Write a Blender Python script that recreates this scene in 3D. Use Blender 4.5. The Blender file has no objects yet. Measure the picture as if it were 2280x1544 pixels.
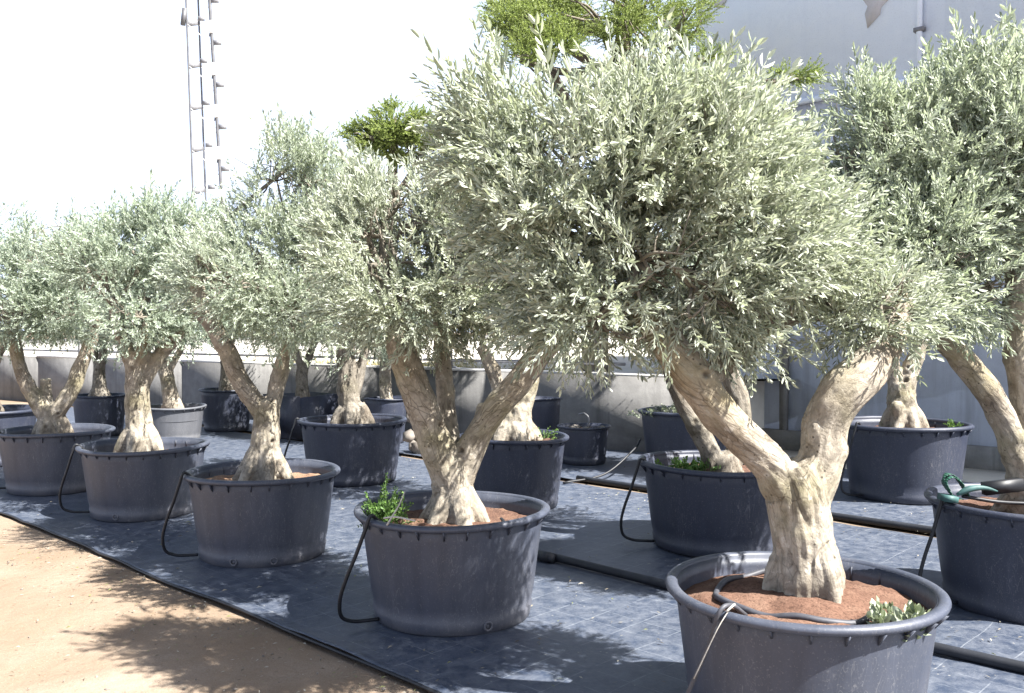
import bpy, math, random
import numpy as np
from mathutils import Vector, Matrix

# ------------------------------------------------------------------ camera, sky, sun, exposure
SC = bpy.context.scene
COL = SC.collection
random.seed(11)
RNG = np.random.default_rng(11)

cam_d = bpy.data.cameras.new('camera')
cam = bpy.data.objects.new('camera', cam_d)
COL.objects.link(cam)
cam.location = (0, 0, 1.61)
cam.rotation_euler = (math.radians(90 - 1.06), 0, 0)
cam_d.sensor_width = 36
cam_d.lens = 31.58
cam_d.clip_start = 0.05
cam_d.clip_end = 3000
SC.camera = cam

SUN_AZ = 120.0      # degrees clockwise from +Y
SUN_EL = 50.0
az, el = math.radians(SUN_AZ), math.radians(SUN_EL)
SUN_VEC = Vector((math.sin(az) * math.cos(el), math.cos(az) * math.cos(el), math.sin(el)))

W = bpy.data.worlds.new('World')
SC.world = W
W.use_nodes = True
wn = W.node_tree
bg = wn.nodes['Background']
sky = wn.nodes.new('ShaderNodeTexSky')
sky.sky_type = 'NISHITA'
sky.sun_disc = False
sky.sun_elevation = el
sky.sun_rotation = az
sky.altitude = 0
sky.air_density = 1.0
sky.dust_density = 2.0
sky.ozone_density = 1.0
# bright white haze and thin cloud low over the horizon, the same all the way round
tc = wn.nodes.new('ShaderNodeTexCoord')
sp = wn.nodes.new('ShaderNodeSeparateXYZ')
wn.links.new(tc.outputs['Generated'], sp.inputs[0])
cn = wn.nodes.new('ShaderNodeTexNoise')
cn.inputs['Scale'].default_value = 2.6
cn.inputs['Detail'].default_value = 5
wn.links.new(tc.outputs['Generated'], cn.inputs['Vector'])
ad = wn.nodes.new('ShaderNodeMath')
ad.operation = 'MULTIPLY_ADD'
ad.inputs[1].default_value = -0.35
wn.links.new(cn.outputs['Fac'], ad.inputs[0])
wn.links.new(sp.outputs[2], ad.inputs[2])
hz = wn.nodes.new('ShaderNodeValToRGB')
hz.color_ramp.elements[0].position = 0.12
hz.color_ramp.elements[0].color = (1, 1, 1, 1)
hz.color_ramp.elements[1].position = 0.42
hz.color_ramp.elements[1].color = (0, 0, 0, 1)
wn.links.new(ad.outputs[0], hz.inputs[0])
mxw = wn.nodes.new('ShaderNodeMix')
mxw.data_type = 'RGBA'
wn.links.new(hz.outputs[0], mxw.inputs[0])
wn.links.new(sky.outputs[0], mxw.inputs[6])
mxw.inputs[7].default_value = (6.0, 6.9, 8.8, 1)
wn.links.new(mxw.outputs[2], bg.inputs[0])
bg.inputs[1].default_value = 0.052

sun_d = bpy.data.lights.new('sun', 'SUN')
sun = bpy.data.objects.new('sun', sun_d)
COL.objects.link(sun)
sun_d.energy = 5.0
sun_d.angle = math.radians(0.53)
sun_d.color = (1.0, 0.97, 0.92)
sun.rotation_euler = SUN_VEC.to_track_quat('Z', 'Y').to_euler()

VS = SC.view_settings
VS.view_transform = 'Standard'
VS.look = 'None'
VS.exposure = 2.02
VS.gamma = 1.0
VS.use_curve_mapping = False

# ------------------------------------------------------------------ layout tables (metres)
# pot: x, y, rim radius, height
POTS = {'A': (1.144, 3.52, 0.527, 0.6),
 'B': (-0.336, 5.05, 0.54, 0.605),
 'C': (-1.776, 6.39, 0.54, 0.605),
 'D': (-3.21, 7.83, 0.54, 0.605),
 'E': (-4.58, 9.0, 0.54, 0.605),
 'F': (-1.7, 9.54, 0.577, 0.656),
 'G': (0.0, 8.15, 0.51, 0.644),
 'H': (1.53, 6.67, 0.59, 0.633),
 'I': (3.0, 5.19, 0.55, 0.62),
 'J': (3.77, 8.62, 0.603, 0.713),
 'K': (1.98, 10.1, 0.55, 0.7),
 'L': (0.86, 10.75, 0.32, 0.455),
 'M': (0.36, 11.35, 0.27, 0.74),
 'N': (-1.78, 12.7, 0.31, 0.64),
 'O': (-3.15, 13.5, 0.4, 0.64),
 'P': (-4.55, 14.3, 0.42, 0.66),
 'Q': (-4.89, 12.9, 0.47, 0.51),
 'R': (-6.25, 13.6, 0.4, 0.62),
 'U': (-6.25, 10.7, 0.56, 0.66)}
TREES = {'A': {'at': (1.144, 3.52),
       'hue': 0,
       'leaf': (0.044, 0.0095),
       'limbs': [[(0.024, 0.0, 0.557, 0.1368), (0.014, 0.0, 0.664, 0.1271), (-0.004, 0.0, 0.824, 0.122), (-0.028, 0.0, 0.983, 0.122),
                  (-0.059, 0.0, 1.09, 0.1109)],
                 [(-0.032, 0.0, 0.948, 0.0961), (-0.135, -0.02, 1.084, 0.0882), (-0.252, -0.03, 1.199, 0.0821), (-0.355, -0.02, 1.321, 0.0794),
                  (-0.457, 0.0, 1.46, 0.0769), (-0.542, 0.02, 1.575, 0.0714), (-0.609, 0.05, 1.69, 0.063), (-0.674, 0.1, 1.854, 0.0471),
                  (-0.705, 0.15, 2.04, 0.0308)],
                 [(0.019, 0.02, 0.944, 0.1004), (0.091, 0.05, 1.1, 0.0915), (0.115, 0.06, 1.242, 0.0932), (0.17, 0.05, 1.351, 0.0945),
                  (0.279, 0.08, 1.457, 0.0892), (0.393, 0.14, 1.555, 0.0707), (0.482, 0.22, 1.675, 0.0456), (0.525, 0.3, 1.791, 0.0289)],
                 [(0.115, 0.06, 1.225, 0.0752), (0.082, 0.07, 1.277, 0.0528), (0.069, 0.07, 1.304, 0.0332)],
                 [(-0.383, 0.1, 1.402, 0.0608), (-0.189, 0.3, 1.505, 0.0497), (-0.007, 0.4, 1.62, 0.0428), (0.165, 0.45, 1.699, 0.0333)]],
       'lobes': [(-0.859, 0.05, 2.224, 0.422, 0.467, 0.308), (-0.386, 0.1, 2.214, 0.405, 0.445, 0.29), (-0.981, 0.1, 1.998, 0.334, 0.428, 0.334),
                 (-0.259, 0.1, 1.962, 0.334, 0.428, 0.334), (-0.621, 0.1, 2.394, 0.334, 0.321, 0.167), (-0.91, 0.1, 2.394, 0.246, 0.253, 0.15),
                 (-0.333, 0.1, 2.34, 0.211, 0.214, 0.123), (-0.617, 0.25, 2.014, 0.37, 0.439, 0.317), (-0.13, 0.25, 2.277, 0.211, 0.27, 0.211),
                 (0.36, 0.15, 1.693, 0.202, 0.225, 0.15), (-0.845, 0.0, 1.689, 0.282, 0.282, 0.158), (-0.149, 0.1, 1.673, 0.229, 0.248, 0.158),
                 (-0.622, -0.15, 1.82, 0.264, 0.293, 0.194), (-0.416, -0.05, 1.74, 0.211, 0.225, 0.141), (0.159, 0.35, 2.064, 0.123, 0.214, 0.211),
                 (0.25, 0.25, 1.676, 0.158, 0.18, 0.123), (0.045, 0.2, 1.824, 0.176, 0.214, 0.158), (-1.181, 0.15, 2.35, 0.229, 0.293, 0.229),
                 (0.056, 0.3, 2.058, 0.141, 0.237, 0.229)],
       'n': 4300,
       'tone': (0.52, 0.13)},
 'B': {'at': (-0.336, 5.05),
       'hue': 0.1,
       'leaf': (0.042, 0.0098),
       'limbs': [[(0.011, 0.0, 0.457, 0.1487), (0.007, 0.0, 0.584, 0.1301), (-0.006, 0.0, 0.736, 0.1208), (-0.018, 0.0, 0.889, 0.1162)],
                 [(-0.017, -0.02, 0.74, 0.0926), (-0.086, -0.04, 0.945, 0.0991), (-0.152, -0.05, 1.147, 0.0966), (-0.219, -0.05, 1.322, 0.092),
                  (-0.287, -0.03, 1.497, 0.0877), (-0.345, 0.0, 1.724, 0.065), (-0.402, 0.05, 1.979, 0.0422)],
                 [(0.035, 0.03, 0.731, 0.0841), (0.129, 0.0, 0.99, 0.0836), (0.235, -0.03, 1.158, 0.0762), (0.361, -0.05, 1.31, 0.0759),
                  (0.485, -0.08, 1.473, 0.0732), (0.596, -0.1, 1.622, 0.066), (0.657, -0.1, 1.82, 0.0455), (0.664, 0.0, 2.051, 0.0348)],
                 [(0.159, 0.0, 1.028, 0.0674), (0.178, 0.04, 1.126, 0.0562), (0.178, 0.05, 1.176, 0.0422)],
                 [(0.002, 0.08, 0.774, 0.0708), (-0.028, 0.14, 1.025, 0.0621), (-0.058, 0.2, 1.308, 0.0555), (-0.088, 0.25, 1.597, 0.0463),
                  (-0.101, 0.25, 1.861, 0.0293)]],
       'lobes': [(0.209, 0.05, 2.055, 0.429, 0.598, 0.505), (-0.319, 0.0, 2.001, 0.454, 0.598, 0.48), (-0.147, 0.05, 2.233, 0.454, 0.461, 0.265),
                 (0.156, 0.1, 2.342, 0.328, 0.372, 0.253), (-0.478, 0.05, 2.157, 0.29, 0.347, 0.253), (-0.127, 0.1, 1.726, 0.404, 0.436, 0.278),
                 (0.435, -0.1, 1.82, 0.278, 0.323, 0.227), (-0.53, 0.05, 1.75, 0.278, 0.307, 0.202), (-0.345, 0.2, 2.382, 0.227, 0.234, 0.139),
                 (-0.294, -0.2, 1.743, 0.278, 0.307, 0.202), (0.433, -0.22, 1.743, 0.253, 0.291, 0.202), (0.094, -0.2, 1.84, 0.278, 0.339, 0.253)],
       'n': 3300,
       'tone': (0.5, 0.13)},
 'C': {'at': (-1.776, 6.39),
       'hue': 0.3,
       'leaf': (0.042, 0.0105),
       'limbs': [[(0.013, 0.0, 0.489, 0.147), (0.014, 0.0, 0.633, 0.1235), (0.021, 0.0, 0.826, 0.1088), (0.032, 0.0, 1.018, 0.1058),
                  (0.029, 0.0, 1.114, 0.097)],
                 [(0.022, 0.0, 0.986, 0.0794), (-0.071, -0.03, 1.133, 0.0761), (-0.159, -0.05, 1.277, 0.0729), (-0.234, -0.06, 1.468, 0.0728),
                  (-0.319, -0.06, 1.626, 0.0699), (-0.41, -0.05, 1.753, 0.0671), (-0.458, 0.0, 1.945, 0.05), (-0.442, 0.05, 2.172, 0.0355)],
                 [(0.041, 0.0, 0.986, 0.0705), (0.082, 0.02, 1.145, 0.0649), (0.131, 0.03, 1.337, 0.0679), (0.187, 0.03, 1.498, 0.065),
                  (0.236, 0.03, 1.658, 0.0502), (0.308, 0.0, 1.913, 0.0382)]],
       'lobes': [(0.138, 0.05, 2.493, 0.367, 0.423, 0.367), (-0.042, 0.0, 2.104, 0.383, 0.478, 0.447), (0.372, 0.0, 2.072, 0.415, 0.496, 0.447),
                 (0.491, 0.05, 2.461, 0.351, 0.367, 0.288), (0.172, 0.05, 2.765, 0.288, 0.285, 0.208), (0.428, 0.05, 2.685, 0.256, 0.257, 0.192),
                 (0.103, 0.05, 1.755, 0.351, 0.331, 0.224), (-0.362, 0.0, 1.977, 0.256, 0.312, 0.288), (0.576, 0.1, 1.756, 0.256, 0.276, 0.224),
                 (-0.231, -0.3, 1.96, 0.288, 0.321, 0.272), (0.28, -0.28, 1.747, 0.32, 0.331, 0.256), (0.006, -0.28, 1.9, 0.288, 0.331, 0.288)],
       'n': 2900,
       'tone': (0.5, 0.1)},
 'D': {'at': (-3.21, 7.83),
       'hue': 0.55,
       'leaf': (0.042, 0.0115),
       'limbs': [[(-0.04, 0.0, 0.433, 0.1657), (-0.039, 0.0, 0.629, 0.1297), (-0.053, 0.0, 0.845, 0.1153), (-0.059, 0.0, 1.081, 0.1117),
                  (-0.057, 0.0, 1.316, 0.1117), (-0.048, 0.0, 1.434, 0.0972)],
                 [(-0.066, 0.0, 1.199, 0.0792), (-0.121, -0.03, 1.434, 0.0682), (-0.182, -0.05, 1.591, 0.0573), (-0.25, -0.05, 1.824, 0.0429)],
                 [(-0.05, 0.0, 1.238, 0.0792), (0.04, -0.08, 1.474, 0.0642), (0.1, -0.1, 1.707, 0.0498)],
                 [(-0.027, 0.0, 1.12, 0.0756), (0.104, 0.03, 1.354, 0.0615), (0.267, 0.04, 1.551, 0.0543), (0.421, 0.03, 1.728, 0.0434),
                  (0.492, 0.0, 1.981, 0.0324)]],
       'lobes': [(-0.015, 0.05, 2.259, 0.47, 0.473, 0.352), (0.396, 0.0, 2.294, 0.372, 0.461, 0.431), (-0.328, 0.0, 2.138, 0.372, 0.428, 0.372),
                 (0.023, -0.05, 1.901, 0.431, 0.45, 0.352), (-0.196, 0.0, 1.59, 0.274, 0.248, 0.157), (0.315, 0.0, 1.825, 0.313, 0.315, 0.235),
                 (-0.566, 0.05, 2.298, 0.274, 0.315, 0.274), (0.124, 0.1, 2.52, 0.313, 0.281, 0.176), (-0.331, 0.1, 2.421, 0.274, 0.259, 0.176),
                 (0.028, -0.25, 1.705, 0.392, 0.383, 0.274), (0.466, -0.2, 1.896, 0.274, 0.315, 0.274)],
       'n': 2600,
       'tone': (0.52, 0.1)},
 'E': {'at': (-4.58, 9.0),
       'hue': 0.55,
       'leaf': (0.042, 0.012),
       'limbs': [[(-0.029, 0.0, 0.46, 0.1532), (-0.037, 0.0, 0.618, 0.1325), (-0.053, 0.0, 0.754, 0.1242), (-0.061, 0.0, 0.867, 0.1159)],
                 [(-0.072, 0.0, 0.731, 0.0952), (-0.18, -0.03, 0.914, 0.0825), (-0.266, -0.05, 1.073, 0.0741), (-0.336, -0.05, 1.274, 0.0659),
                  (-0.384, -0.04, 1.498, 0.0618), (-0.435, 0.0, 1.767, 0.0455)],
                 [(-0.036, 0.0, 0.731, 0.0911), (0.097, 0.0, 0.912, 0.0869), (0.179, 0.02, 1.068, 0.083), (0.243, 0.03, 1.249, 0.0748),
                  (0.335, 0.03, 1.475, 0.0706), (0.41, 0.02, 1.723, 0.0539)],
                 [(-0.086, 0.03, 0.819, 0.0706), (-0.123, 0.06, 0.998, 0.0563), (-0.126, 0.06, 1.098, 0.0521)]],
       'lobes': [(-0.074, 0.05, 2.265, 0.45, 0.492, 0.405), (-0.365, 0.0, 2.037, 0.405, 0.492, 0.45), (0.265, 0.0, 2.037, 0.405, 0.466, 0.405),
                 (-0.027, -0.05, 1.811, 0.495, 0.466, 0.315), (-0.026, 0.05, 2.536, 0.36, 0.336, 0.225), (-0.458, 0.0, 1.677, 0.315, 0.336, 0.27),
                 (0.329, 0.0, 1.677, 0.247, 0.259, 0.202), (-0.258, -0.2, 1.764, 0.315, 0.336, 0.27), (0.226, -0.2, 1.764, 0.315, 0.31, 0.225)],
       'n': 2400,
       'tone': (0.54, 0.1)},
 'F': {'at': (-1.7, 9.54),
       'hue': 0.3,
       'leaf': (0.046, 0.013),
       'limbs': [[(0.003, 0.0, 0.511, 0.1843), (-0.01, 0.0, 0.678, 0.1448), (-0.038, 0.0, 0.918, 0.1185), (-0.056, 0.0, 1.204, 0.1097),
                  (-0.065, 0.0, 1.491, 0.0922), (-0.016, 0.0, 1.824, 0.0658)],
                 [(-0.029, 0.05, 0.818, 0.0794), (0.063, 0.08, 1.105, 0.062), (0.137, 0.08, 1.442, 0.0487)]],
       'lobes': [(-0.063, 0.0, 2.063, 0.572, 0.603, 0.477), (-0.42, 0.1, 1.827, 0.382, 0.411, 0.334), (0.303, 0.1, 1.971, 0.382, 0.439, 0.382),
                 (-0.128, 0.1, 2.452, 0.477, 0.466, 0.334), (-0.056, -0.05, 1.444, 0.238, 0.247, 0.191)],
       'n': 1100,
       'tone': (0.45, 0.1)},
 'G': {'at': (0.0, 8.15),
       'hue': 0.3,
       'leaf': (0.046, 0.013),
       'limbs': [[(0.02, 0.0, 0.487, 0.2174), (0.02, 0.0, 0.63, 0.18), (0.033, 0.0, 0.794, 0.1575), (0.041, 0.0, 0.937, 0.1425)],
                 [(0.061, 0.0, 0.773, 0.1012), (0.131, 0.02, 1.017, 0.0902), (0.196, 0.03, 1.262, 0.0828), (0.237, 0.03, 1.549, 0.0602)],
                 [(0.0, 0.0, 0.814, 0.09), (-0.102, -0.03, 1.021, 0.0747), (-0.183, -0.04, 1.265, 0.0634), (-0.284, -0.04, 1.468, 0.0522)],
                 [(-0.121, -0.1, 0.602, 0.0555), (-0.089, -0.06, 0.739, 0.0521)], [(0.161, -0.1, 0.602, 0.0555), (0.13, -0.05, 0.778, 0.0522)]],
       'lobes': [(0.041, 0.0, 2.078, 0.53, 0.562, 0.448), (-0.326, 0.0, 1.915, 0.367, 0.398, 0.326), (0.326, 0.0, 1.956, 0.367, 0.398, 0.326),
                 (0.0, 0.0, 2.444, 0.489, 0.469, 0.326)],
       'n': 1000,
       'tone': (0.45, 0.1)},
 'H': {'at': (1.53, 6.67),
       'hue': 0.25,
       'leaf': (0.048, 0.012),
       'limbs': [[(0.035, 0.0, 0.473, 0.1289), (0.028, 0.0, 0.574, 0.1105), (0.008, 0.0, 0.691, 0.0982)],
                 [(-0.01, -0.02, 0.56, 0.0918), (-0.099, -0.03, 0.778, 0.0825), (-0.219, -0.04, 0.996, 0.0762), (-0.319, -0.04, 1.195, 0.0732),
                  (-0.362, 0.0, 1.427, 0.0583), (-0.363, 0.0, 1.727, 0.043)],
                 [(0.107, 0.06, 0.547, 0.0867), (0.183, 0.1, 0.779, 0.0841), (0.197, 0.12, 1.015, 0.0843), (0.118, 0.12, 1.287, 0.0781),
                  (0.027, 0.1, 1.525, 0.0623), (-0.008, 0.1, 1.762, 0.0467)]],
       'lobes': [(-0.178, 0.1, 1.999, 0.467, 0.479, 0.367), (0.161, 0.1, 1.931, 0.4, 0.422, 0.333), (-0.414, 0.1, 1.796, 0.3, 0.326, 0.267),
                 (-0.033, 0.15, 2.341, 0.434, 0.403, 0.267)],
       'n': 1000,
       'tone': (0.45, 0.1)},
 'I': {'at': (3.0, 5.19),
       'hue': 0.75,
       'leaf': (0.048, 0.0105),
       'limbs': [[(-0.005, 0.0, 0.529, 0.1253), (-0.019, 0.0, 0.634, 0.1098), (-0.038, 0.0, 0.764, 0.1003)],
                 [(-0.049, -0.02, 0.69, 0.088), (-0.104, -0.04, 0.9, 0.0782), (-0.189, -0.05, 1.108, 0.078), (-0.304, -0.06, 1.289, 0.0802),
                  (-0.421, -0.06, 1.443, 0.0755), (-0.546, -0.05, 1.584, 0.0638), (-0.615, -0.03, 1.752, 0.0475), (-0.642, 0.0, 1.96, 0.0334)],
                 [(0.017, 0.04, 0.679, 0.089), (0.02, 0.06, 0.913, 0.0797), (-0.003, 0.06, 1.176, 0.0749), (-0.054, 0.04, 1.44, 0.0746),
                  (-0.083, 0.03, 1.701, 0.072), (-0.081, 0.02, 1.961, 0.0623), (-0.152, 0.0, 2.218, 0.043)]],
       'lobes': [(-0.492, 0.0, 2.579, 0.467, 0.477, 0.363), (-0.132, 0.0, 2.773, 0.337, 0.403, 0.363), (-0.885, 0.05, 2.537, 0.285, 0.358, 0.337),
                 (-0.203, 0.1, 2.23, 0.389, 0.403, 0.311), (-0.795, 0.2, 2.161, 0.311, 0.358, 0.311), (-0.025, 0.0, 2.399, 0.337, 0.418, 0.389),
                 (-0.622, 0.1, 1.914, 0.285, 0.284, 0.208), (-0.357, 0.05, 1.859, 0.234, 0.224, 0.156), (-0.003, 0.05, 3.082, 0.234, 0.254, 0.208),
                 (0.117, 0.1, 1.967, 0.234, 0.313, 0.311), (-0.656, 0.1, 2.729, 0.26, 0.269, 0.208), (-1.048, 0.1, 2.388, 0.234, 0.358, 0.389),
                 (-0.886, 0.05, 2.693, 0.208, 0.239, 0.208), (-0.34, 0.05, 2.926, 0.26, 0.284, 0.234), (-0.586, -0.15, 2.201, 0.311, 0.328, 0.26),
                 (-0.332, -0.15, 1.849, 0.285, 0.284, 0.208), (-0.916, -0.1, 1.953, 0.337, 0.373, 0.311), (-0.707, -0.25, 2.017, 0.363, 0.388, 0.311),
                 (-1.057, 0.0, 2.063, 0.234, 0.343, 0.363), (-0.557, -0.2, 1.797, 0.311, 0.284, 0.182), (-0.29, -0.2, 2.542, 0.311, 0.373, 0.337),
                 (-1.076, 0.1, 2.624, 0.208, 0.254, 0.234), (-0.946, 0.1, 2.887, 0.156, 0.164, 0.13)],
       'n': 5200,
       'tone': (0.5, 0.1)},
 'J': {'at': (3.77, 8.62),
       'hue': 0.7,
       'leaf': (0.048, 0.012),
       'limbs': [[(-0.004, 0.0, 0.617, 0.1745), (-0.005, 0.0, 0.747, 0.1507), (-0.024, 0.0, 0.941, 0.1388), (-0.047, 0.0, 1.114, 0.1229)],
                 [(-0.068, 0.0, 0.984, 0.0872), (-0.113, 0.0, 1.243, 0.0793), (-0.158, 0.0, 1.502, 0.0674), (-0.238, 0.0, 1.804, 0.0515)],
                 [(-0.007, 0.0, 0.984, 0.0952), (0.068, 0.0, 1.243, 0.0872), (0.144, 0.0, 1.459, 0.0793), (0.193, 0.0, 1.761, 0.0555)],
                 [(-0.1, -0.1, 0.757, 0.0588), (-0.118, -0.12, 0.887, 0.0626), (-0.114, -0.12, 0.916, 0.0391)]],
       'lobes': [(-0.07, 0.0, 2.363, 0.517, 0.57, 0.474), (-0.456, 0.0, 2.191, 0.345, 0.397, 0.345), (0.318, 0.0, 2.234, 0.345, 0.397, 0.345),
                 (-0.023, 0.1, 1.85, 0.388, 0.347, 0.215), (-0.073, 0.0, 2.749, 0.388, 0.372, 0.259)],
       'n': 800,
       'tone': (0.45, 0.1)}}

U = Vector((0.727, -0.687, 0))   # along the pot rows
V = Vector((0.687, 0.727, 0))    # across the rows


def uv(u, v, z=0.0):
    return (0.727 * u + 0.687 * v, -0.687 * u + 0.727 * v, z)


# ------------------------------------------------------------------ noise and mesh helpers
def _hash(ix, iy, iz, seed):
    h = (ix * 374761393 + iy * 668265263 + iz * 2147483647 + seed * 1274126177) & 0xffffffff
    h = ((h ^ (h >> 13)) * 1274126177) & 0xffffffff
    h = h ^ (h >> 16)
    return (h & 0xffff) / 65535.0


def vnoise(p, seed=0):
    p = np.asarray(p, dtype=np.float64)
    i = np.floor(p).astype(np.int64)
    f = p - i
    f = f * f * (3 - 2 * f)
    out = np.zeros(len(p))
    for dx in (0, 1):
        wx = f[:, 0] if dx else 1 - f[:, 0]
        for dy in (0, 1):
            wy = f[:, 1] if dy else 1 - f[:, 1]
            for dz in (0, 1):
                wz = f[:, 2] if dz else 1 - f[:, 2]
                out += wx * wy * wz * _hash(i[:, 0] + dx, i[:, 1] + dy, i[:, 2] + dz, seed)
    return out * 2 - 1


def fbm(p, seed=0, octaves=3):
    p = np.asarray(p, dtype=np.float64)
    s, a, t = np.zeros(len(p)), 1.0, 0.0
    for k in range(octaves):
        s += a * vnoise(p * (2.03 ** k) + 17.3 * k, seed + k)
        t += a
        a *= 0.5
    return s / t


def mesh_np(name, verts, quads=None, tris=None, attrs=None, smooth=False):
    verts = np.ascontiguousarray(verts, dtype=np.float32)
    q = np.zeros((0, 4), np.int32) if quads is None else np.asarray(quads, np.int32).reshape(-1, 4)
    t = np.zeros((0, 3), np.int32) if tris is None else np.asarray(tris, np.int32).reshape(-1, 3)
    me = bpy.data.meshes.new(name)
    me.vertices.add(len(verts))
    me.vertices.foreach_set('co', verts.ravel())
    loops = np.concatenate([q.ravel(), t.ravel()]).astype(np.int32)
    me.loops.add(len(loops))
    me.loops.foreach_set('vertex_index', loops)
    starts = np.concatenate([np.arange(len(q)) * 4, len(q) * 4 + np.arange(len(t)) * 3]).astype(np.int32)
    me.polygons.add(len(starts))
    me.polygons.foreach_set('loop_start', starts)
    me.update(calc_edges=True)
    me.validate()
    if smooth:
        me.polygons.foreach_set('use_smooth', np.ones(len(me.polygons), dtype=bool))
    for k, a in (attrs or {}).items():
        a = np.asarray(a, np.float32)
        if a.ndim == 1:
            at = me.attributes.new(k, 'FLOAT', 'POINT')
            at.data.foreach_set('value', a)
        else:
            at = me.attributes.new(k, 'FLOAT_VECTOR', 'POINT')
            at.data.foreach_set('vector', a.ravel())
    return me


def obj(name, me, mat=None, parent=None, loc=None, rot=None):
    o = bpy.data.objects.new(name, me)
    COL.objects.link(o)
    if mat is not None and me is not None and not me.materials:
        me.materials.append(mat)
    if parent is not None:
        o.parent = parent
    if loc is not None:
        o.location = loc
    if rot is not None:
        o.rotation_euler = rot
    return o


def tag(o, label=None, cat=None, group=None, kind=None):
    if label:
        o['label'] = label
    if cat:
        o['category'] = cat
    if group:
        o['group'] = group
    if kind:
        o['kind'] = kind
    return o


def empty(name, loc, label=None, cat=None, group=None):
    o = bpy.data.objects.new(name, None)
    COL.objects.link(o)
    o.location = loc
    o.empty_display_size = 0.1
    return tag(o, label, cat, group)


class MB:
    """collects verts and quads/tris as python lists"""
    def __init__(self):
        self.v, self.q, self.t = [], [], []

    def add(self, v, q=(), t=()):
        n = len(self.v)
        self.v.extend([tuple(p) for p in v])
        self.q.extend([tuple(i + n for i in f) for f in q])
        self.t.extend([tuple(i + n for i in f) for f in t])

    def box(self, c, s, rot=None):
        x, y, z = s[0] / 2, s[1] / 2, s[2] / 2
        P = [(-x, -y, -z), (x, -y, -z), (x, y, -z), (-x, y, -z), (-x, -y, z), (x, -y, z), (x, y, z), (-x, y, z)]
        if rot is not None:
            P = [rot @ Vector(p) for p in P]
        P = [(p[0] + c[0], p[1] + c[1], p[2] + c[2]) for p in P]
        self.add(P, [(0, 3, 2, 1), (4, 5, 6, 7), (0, 1, 5, 4), (1, 2, 6, 5), (2, 3, 7, 6), (3, 0, 4, 7)])

    def tube(self, pts, rad, sides=8, cap=True):
        v, q, t = tube_arrays(pts, rad, sides, cap)
        self.add(v.tolist(), q.tolist(), t.tolist())

    def mesh(self, name, smooth=False):
        return mesh_np(name, np.array(self.v, dtype=np.float32).reshape(-1, 3), self.q, self.t, smooth=smooth)

    def build(self, name, mat, parent=None, loc=None, smooth=False, rot=None):
        return obj(name, self.mesh(name, smooth), mat, parent, loc, rot)


def spline(pts, n):
    """Catmull-Rom through rows of any width, n samples per span"""
    P = np.asarray(pts, float)
    P = np.vstack([2 * P[0] - P[1], P, 2 * P[-1] - P[-2]])
    out = []
    for i in range(1, len(P) - 2):
        p0, p1, p2, p3 = P[i - 1], P[i], P[i + 1], P[i + 2]
        for k in range(n):
            t = k / n
            out.append(0.5 * ((2 * p1) + (-p0 + p2) * t + (2 * p0 - 5 * p1 + 4 * p2 - p3) * t * t + (-p0 + 3 * p1 - 3 * p2 + p3) * t ** 3))
    out.append(P[-2])
    return np.array(out)


def tube_arrays(pts, rad, sides=8, cap=True):
    P = np.asarray(pts, float)
    n = len(P)
    R = np.full(n, rad, float) if np.isscalar(rad) else np.asarray(rad, float)
    T = np.gradient(P, axis=0)
    T /= np.linalg.norm(T, axis=1)[:, None] + 1e-9
    ref = np.array([0, 0, 1.0]) if abs(T[0][2]) < 0.9 else np.array([1.0, 0, 0])
    N = np.cross(ref, T[0])
    N /= np.linalg.norm(N)
    ang = np.arange(sides) * 2 * math.pi / sides
    V_ = []
    for i in range(n):
        N = N - T[i] * np.dot(N, T[i])
        N /= np.linalg.norm(N) + 1e-9
        B = np.cross(T[i], N)
        V_.append(P[i] + R[i] * (np.cos(ang)[:, None] * N + np.sin(ang)[:, None] * B))
    V_ = np.vstack(V_)
    i = np.arange(n - 1)[:, None] * sides
    k = np.arange(sides)[None, :]
    k2 = (k + 1) % sides
    q = np.stack([i + k, i + k2, i + sides + k2, i + sides + k], -1).reshape(-1, 4)
    t = np.zeros((0, 3), int)
    if cap:
        V_ = np.vstack([V_, P[0], P[-1]])
        c0, c1 = n * sides, n * sides + 1
        a = np.arange(sides)
        b = (a + 1) % sides
        e = (n - 1) * sides
        t = np.vstack([np.stack([np.full(sides, c0), b, a], -1), np.stack([np.full(sides, c1), e + a, e + b], -1)])
    return V_, q, t


def lathe(profile, seg=72, oval=0.0, phase=0.0, wob=0.0):
    """profile: (r, z) rows; returns verts, quads"""
    pr = np.asarray(profile, float)
    a = np.arange(seg) * 2 * math.pi / seg
    f = 1 + oval * np.cos(2 * a + phase) + 0.4 * oval * np.cos(3 * a + 2 * phase)
    V_ = []
    for r, z in pr:
        V_.append(np.stack([r * f * np.cos(a), r * f * np.sin(a), np.full(seg, z) + wob * np.cos(2 * a + phase * 1.7) * (z > 0.3)], -1))
    V_ = np.vstack(V_)
    n = len(pr)
    i = np.arange(n - 1)[:, None] * seg
    k = np.arange(seg)[None, :]
    k2 = (k + 1) % seg
    q = np.stack([i + k, i + k2, i + seg + k2, i + seg + k], -1).reshape(-1, 4)
    return V_, q


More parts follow.
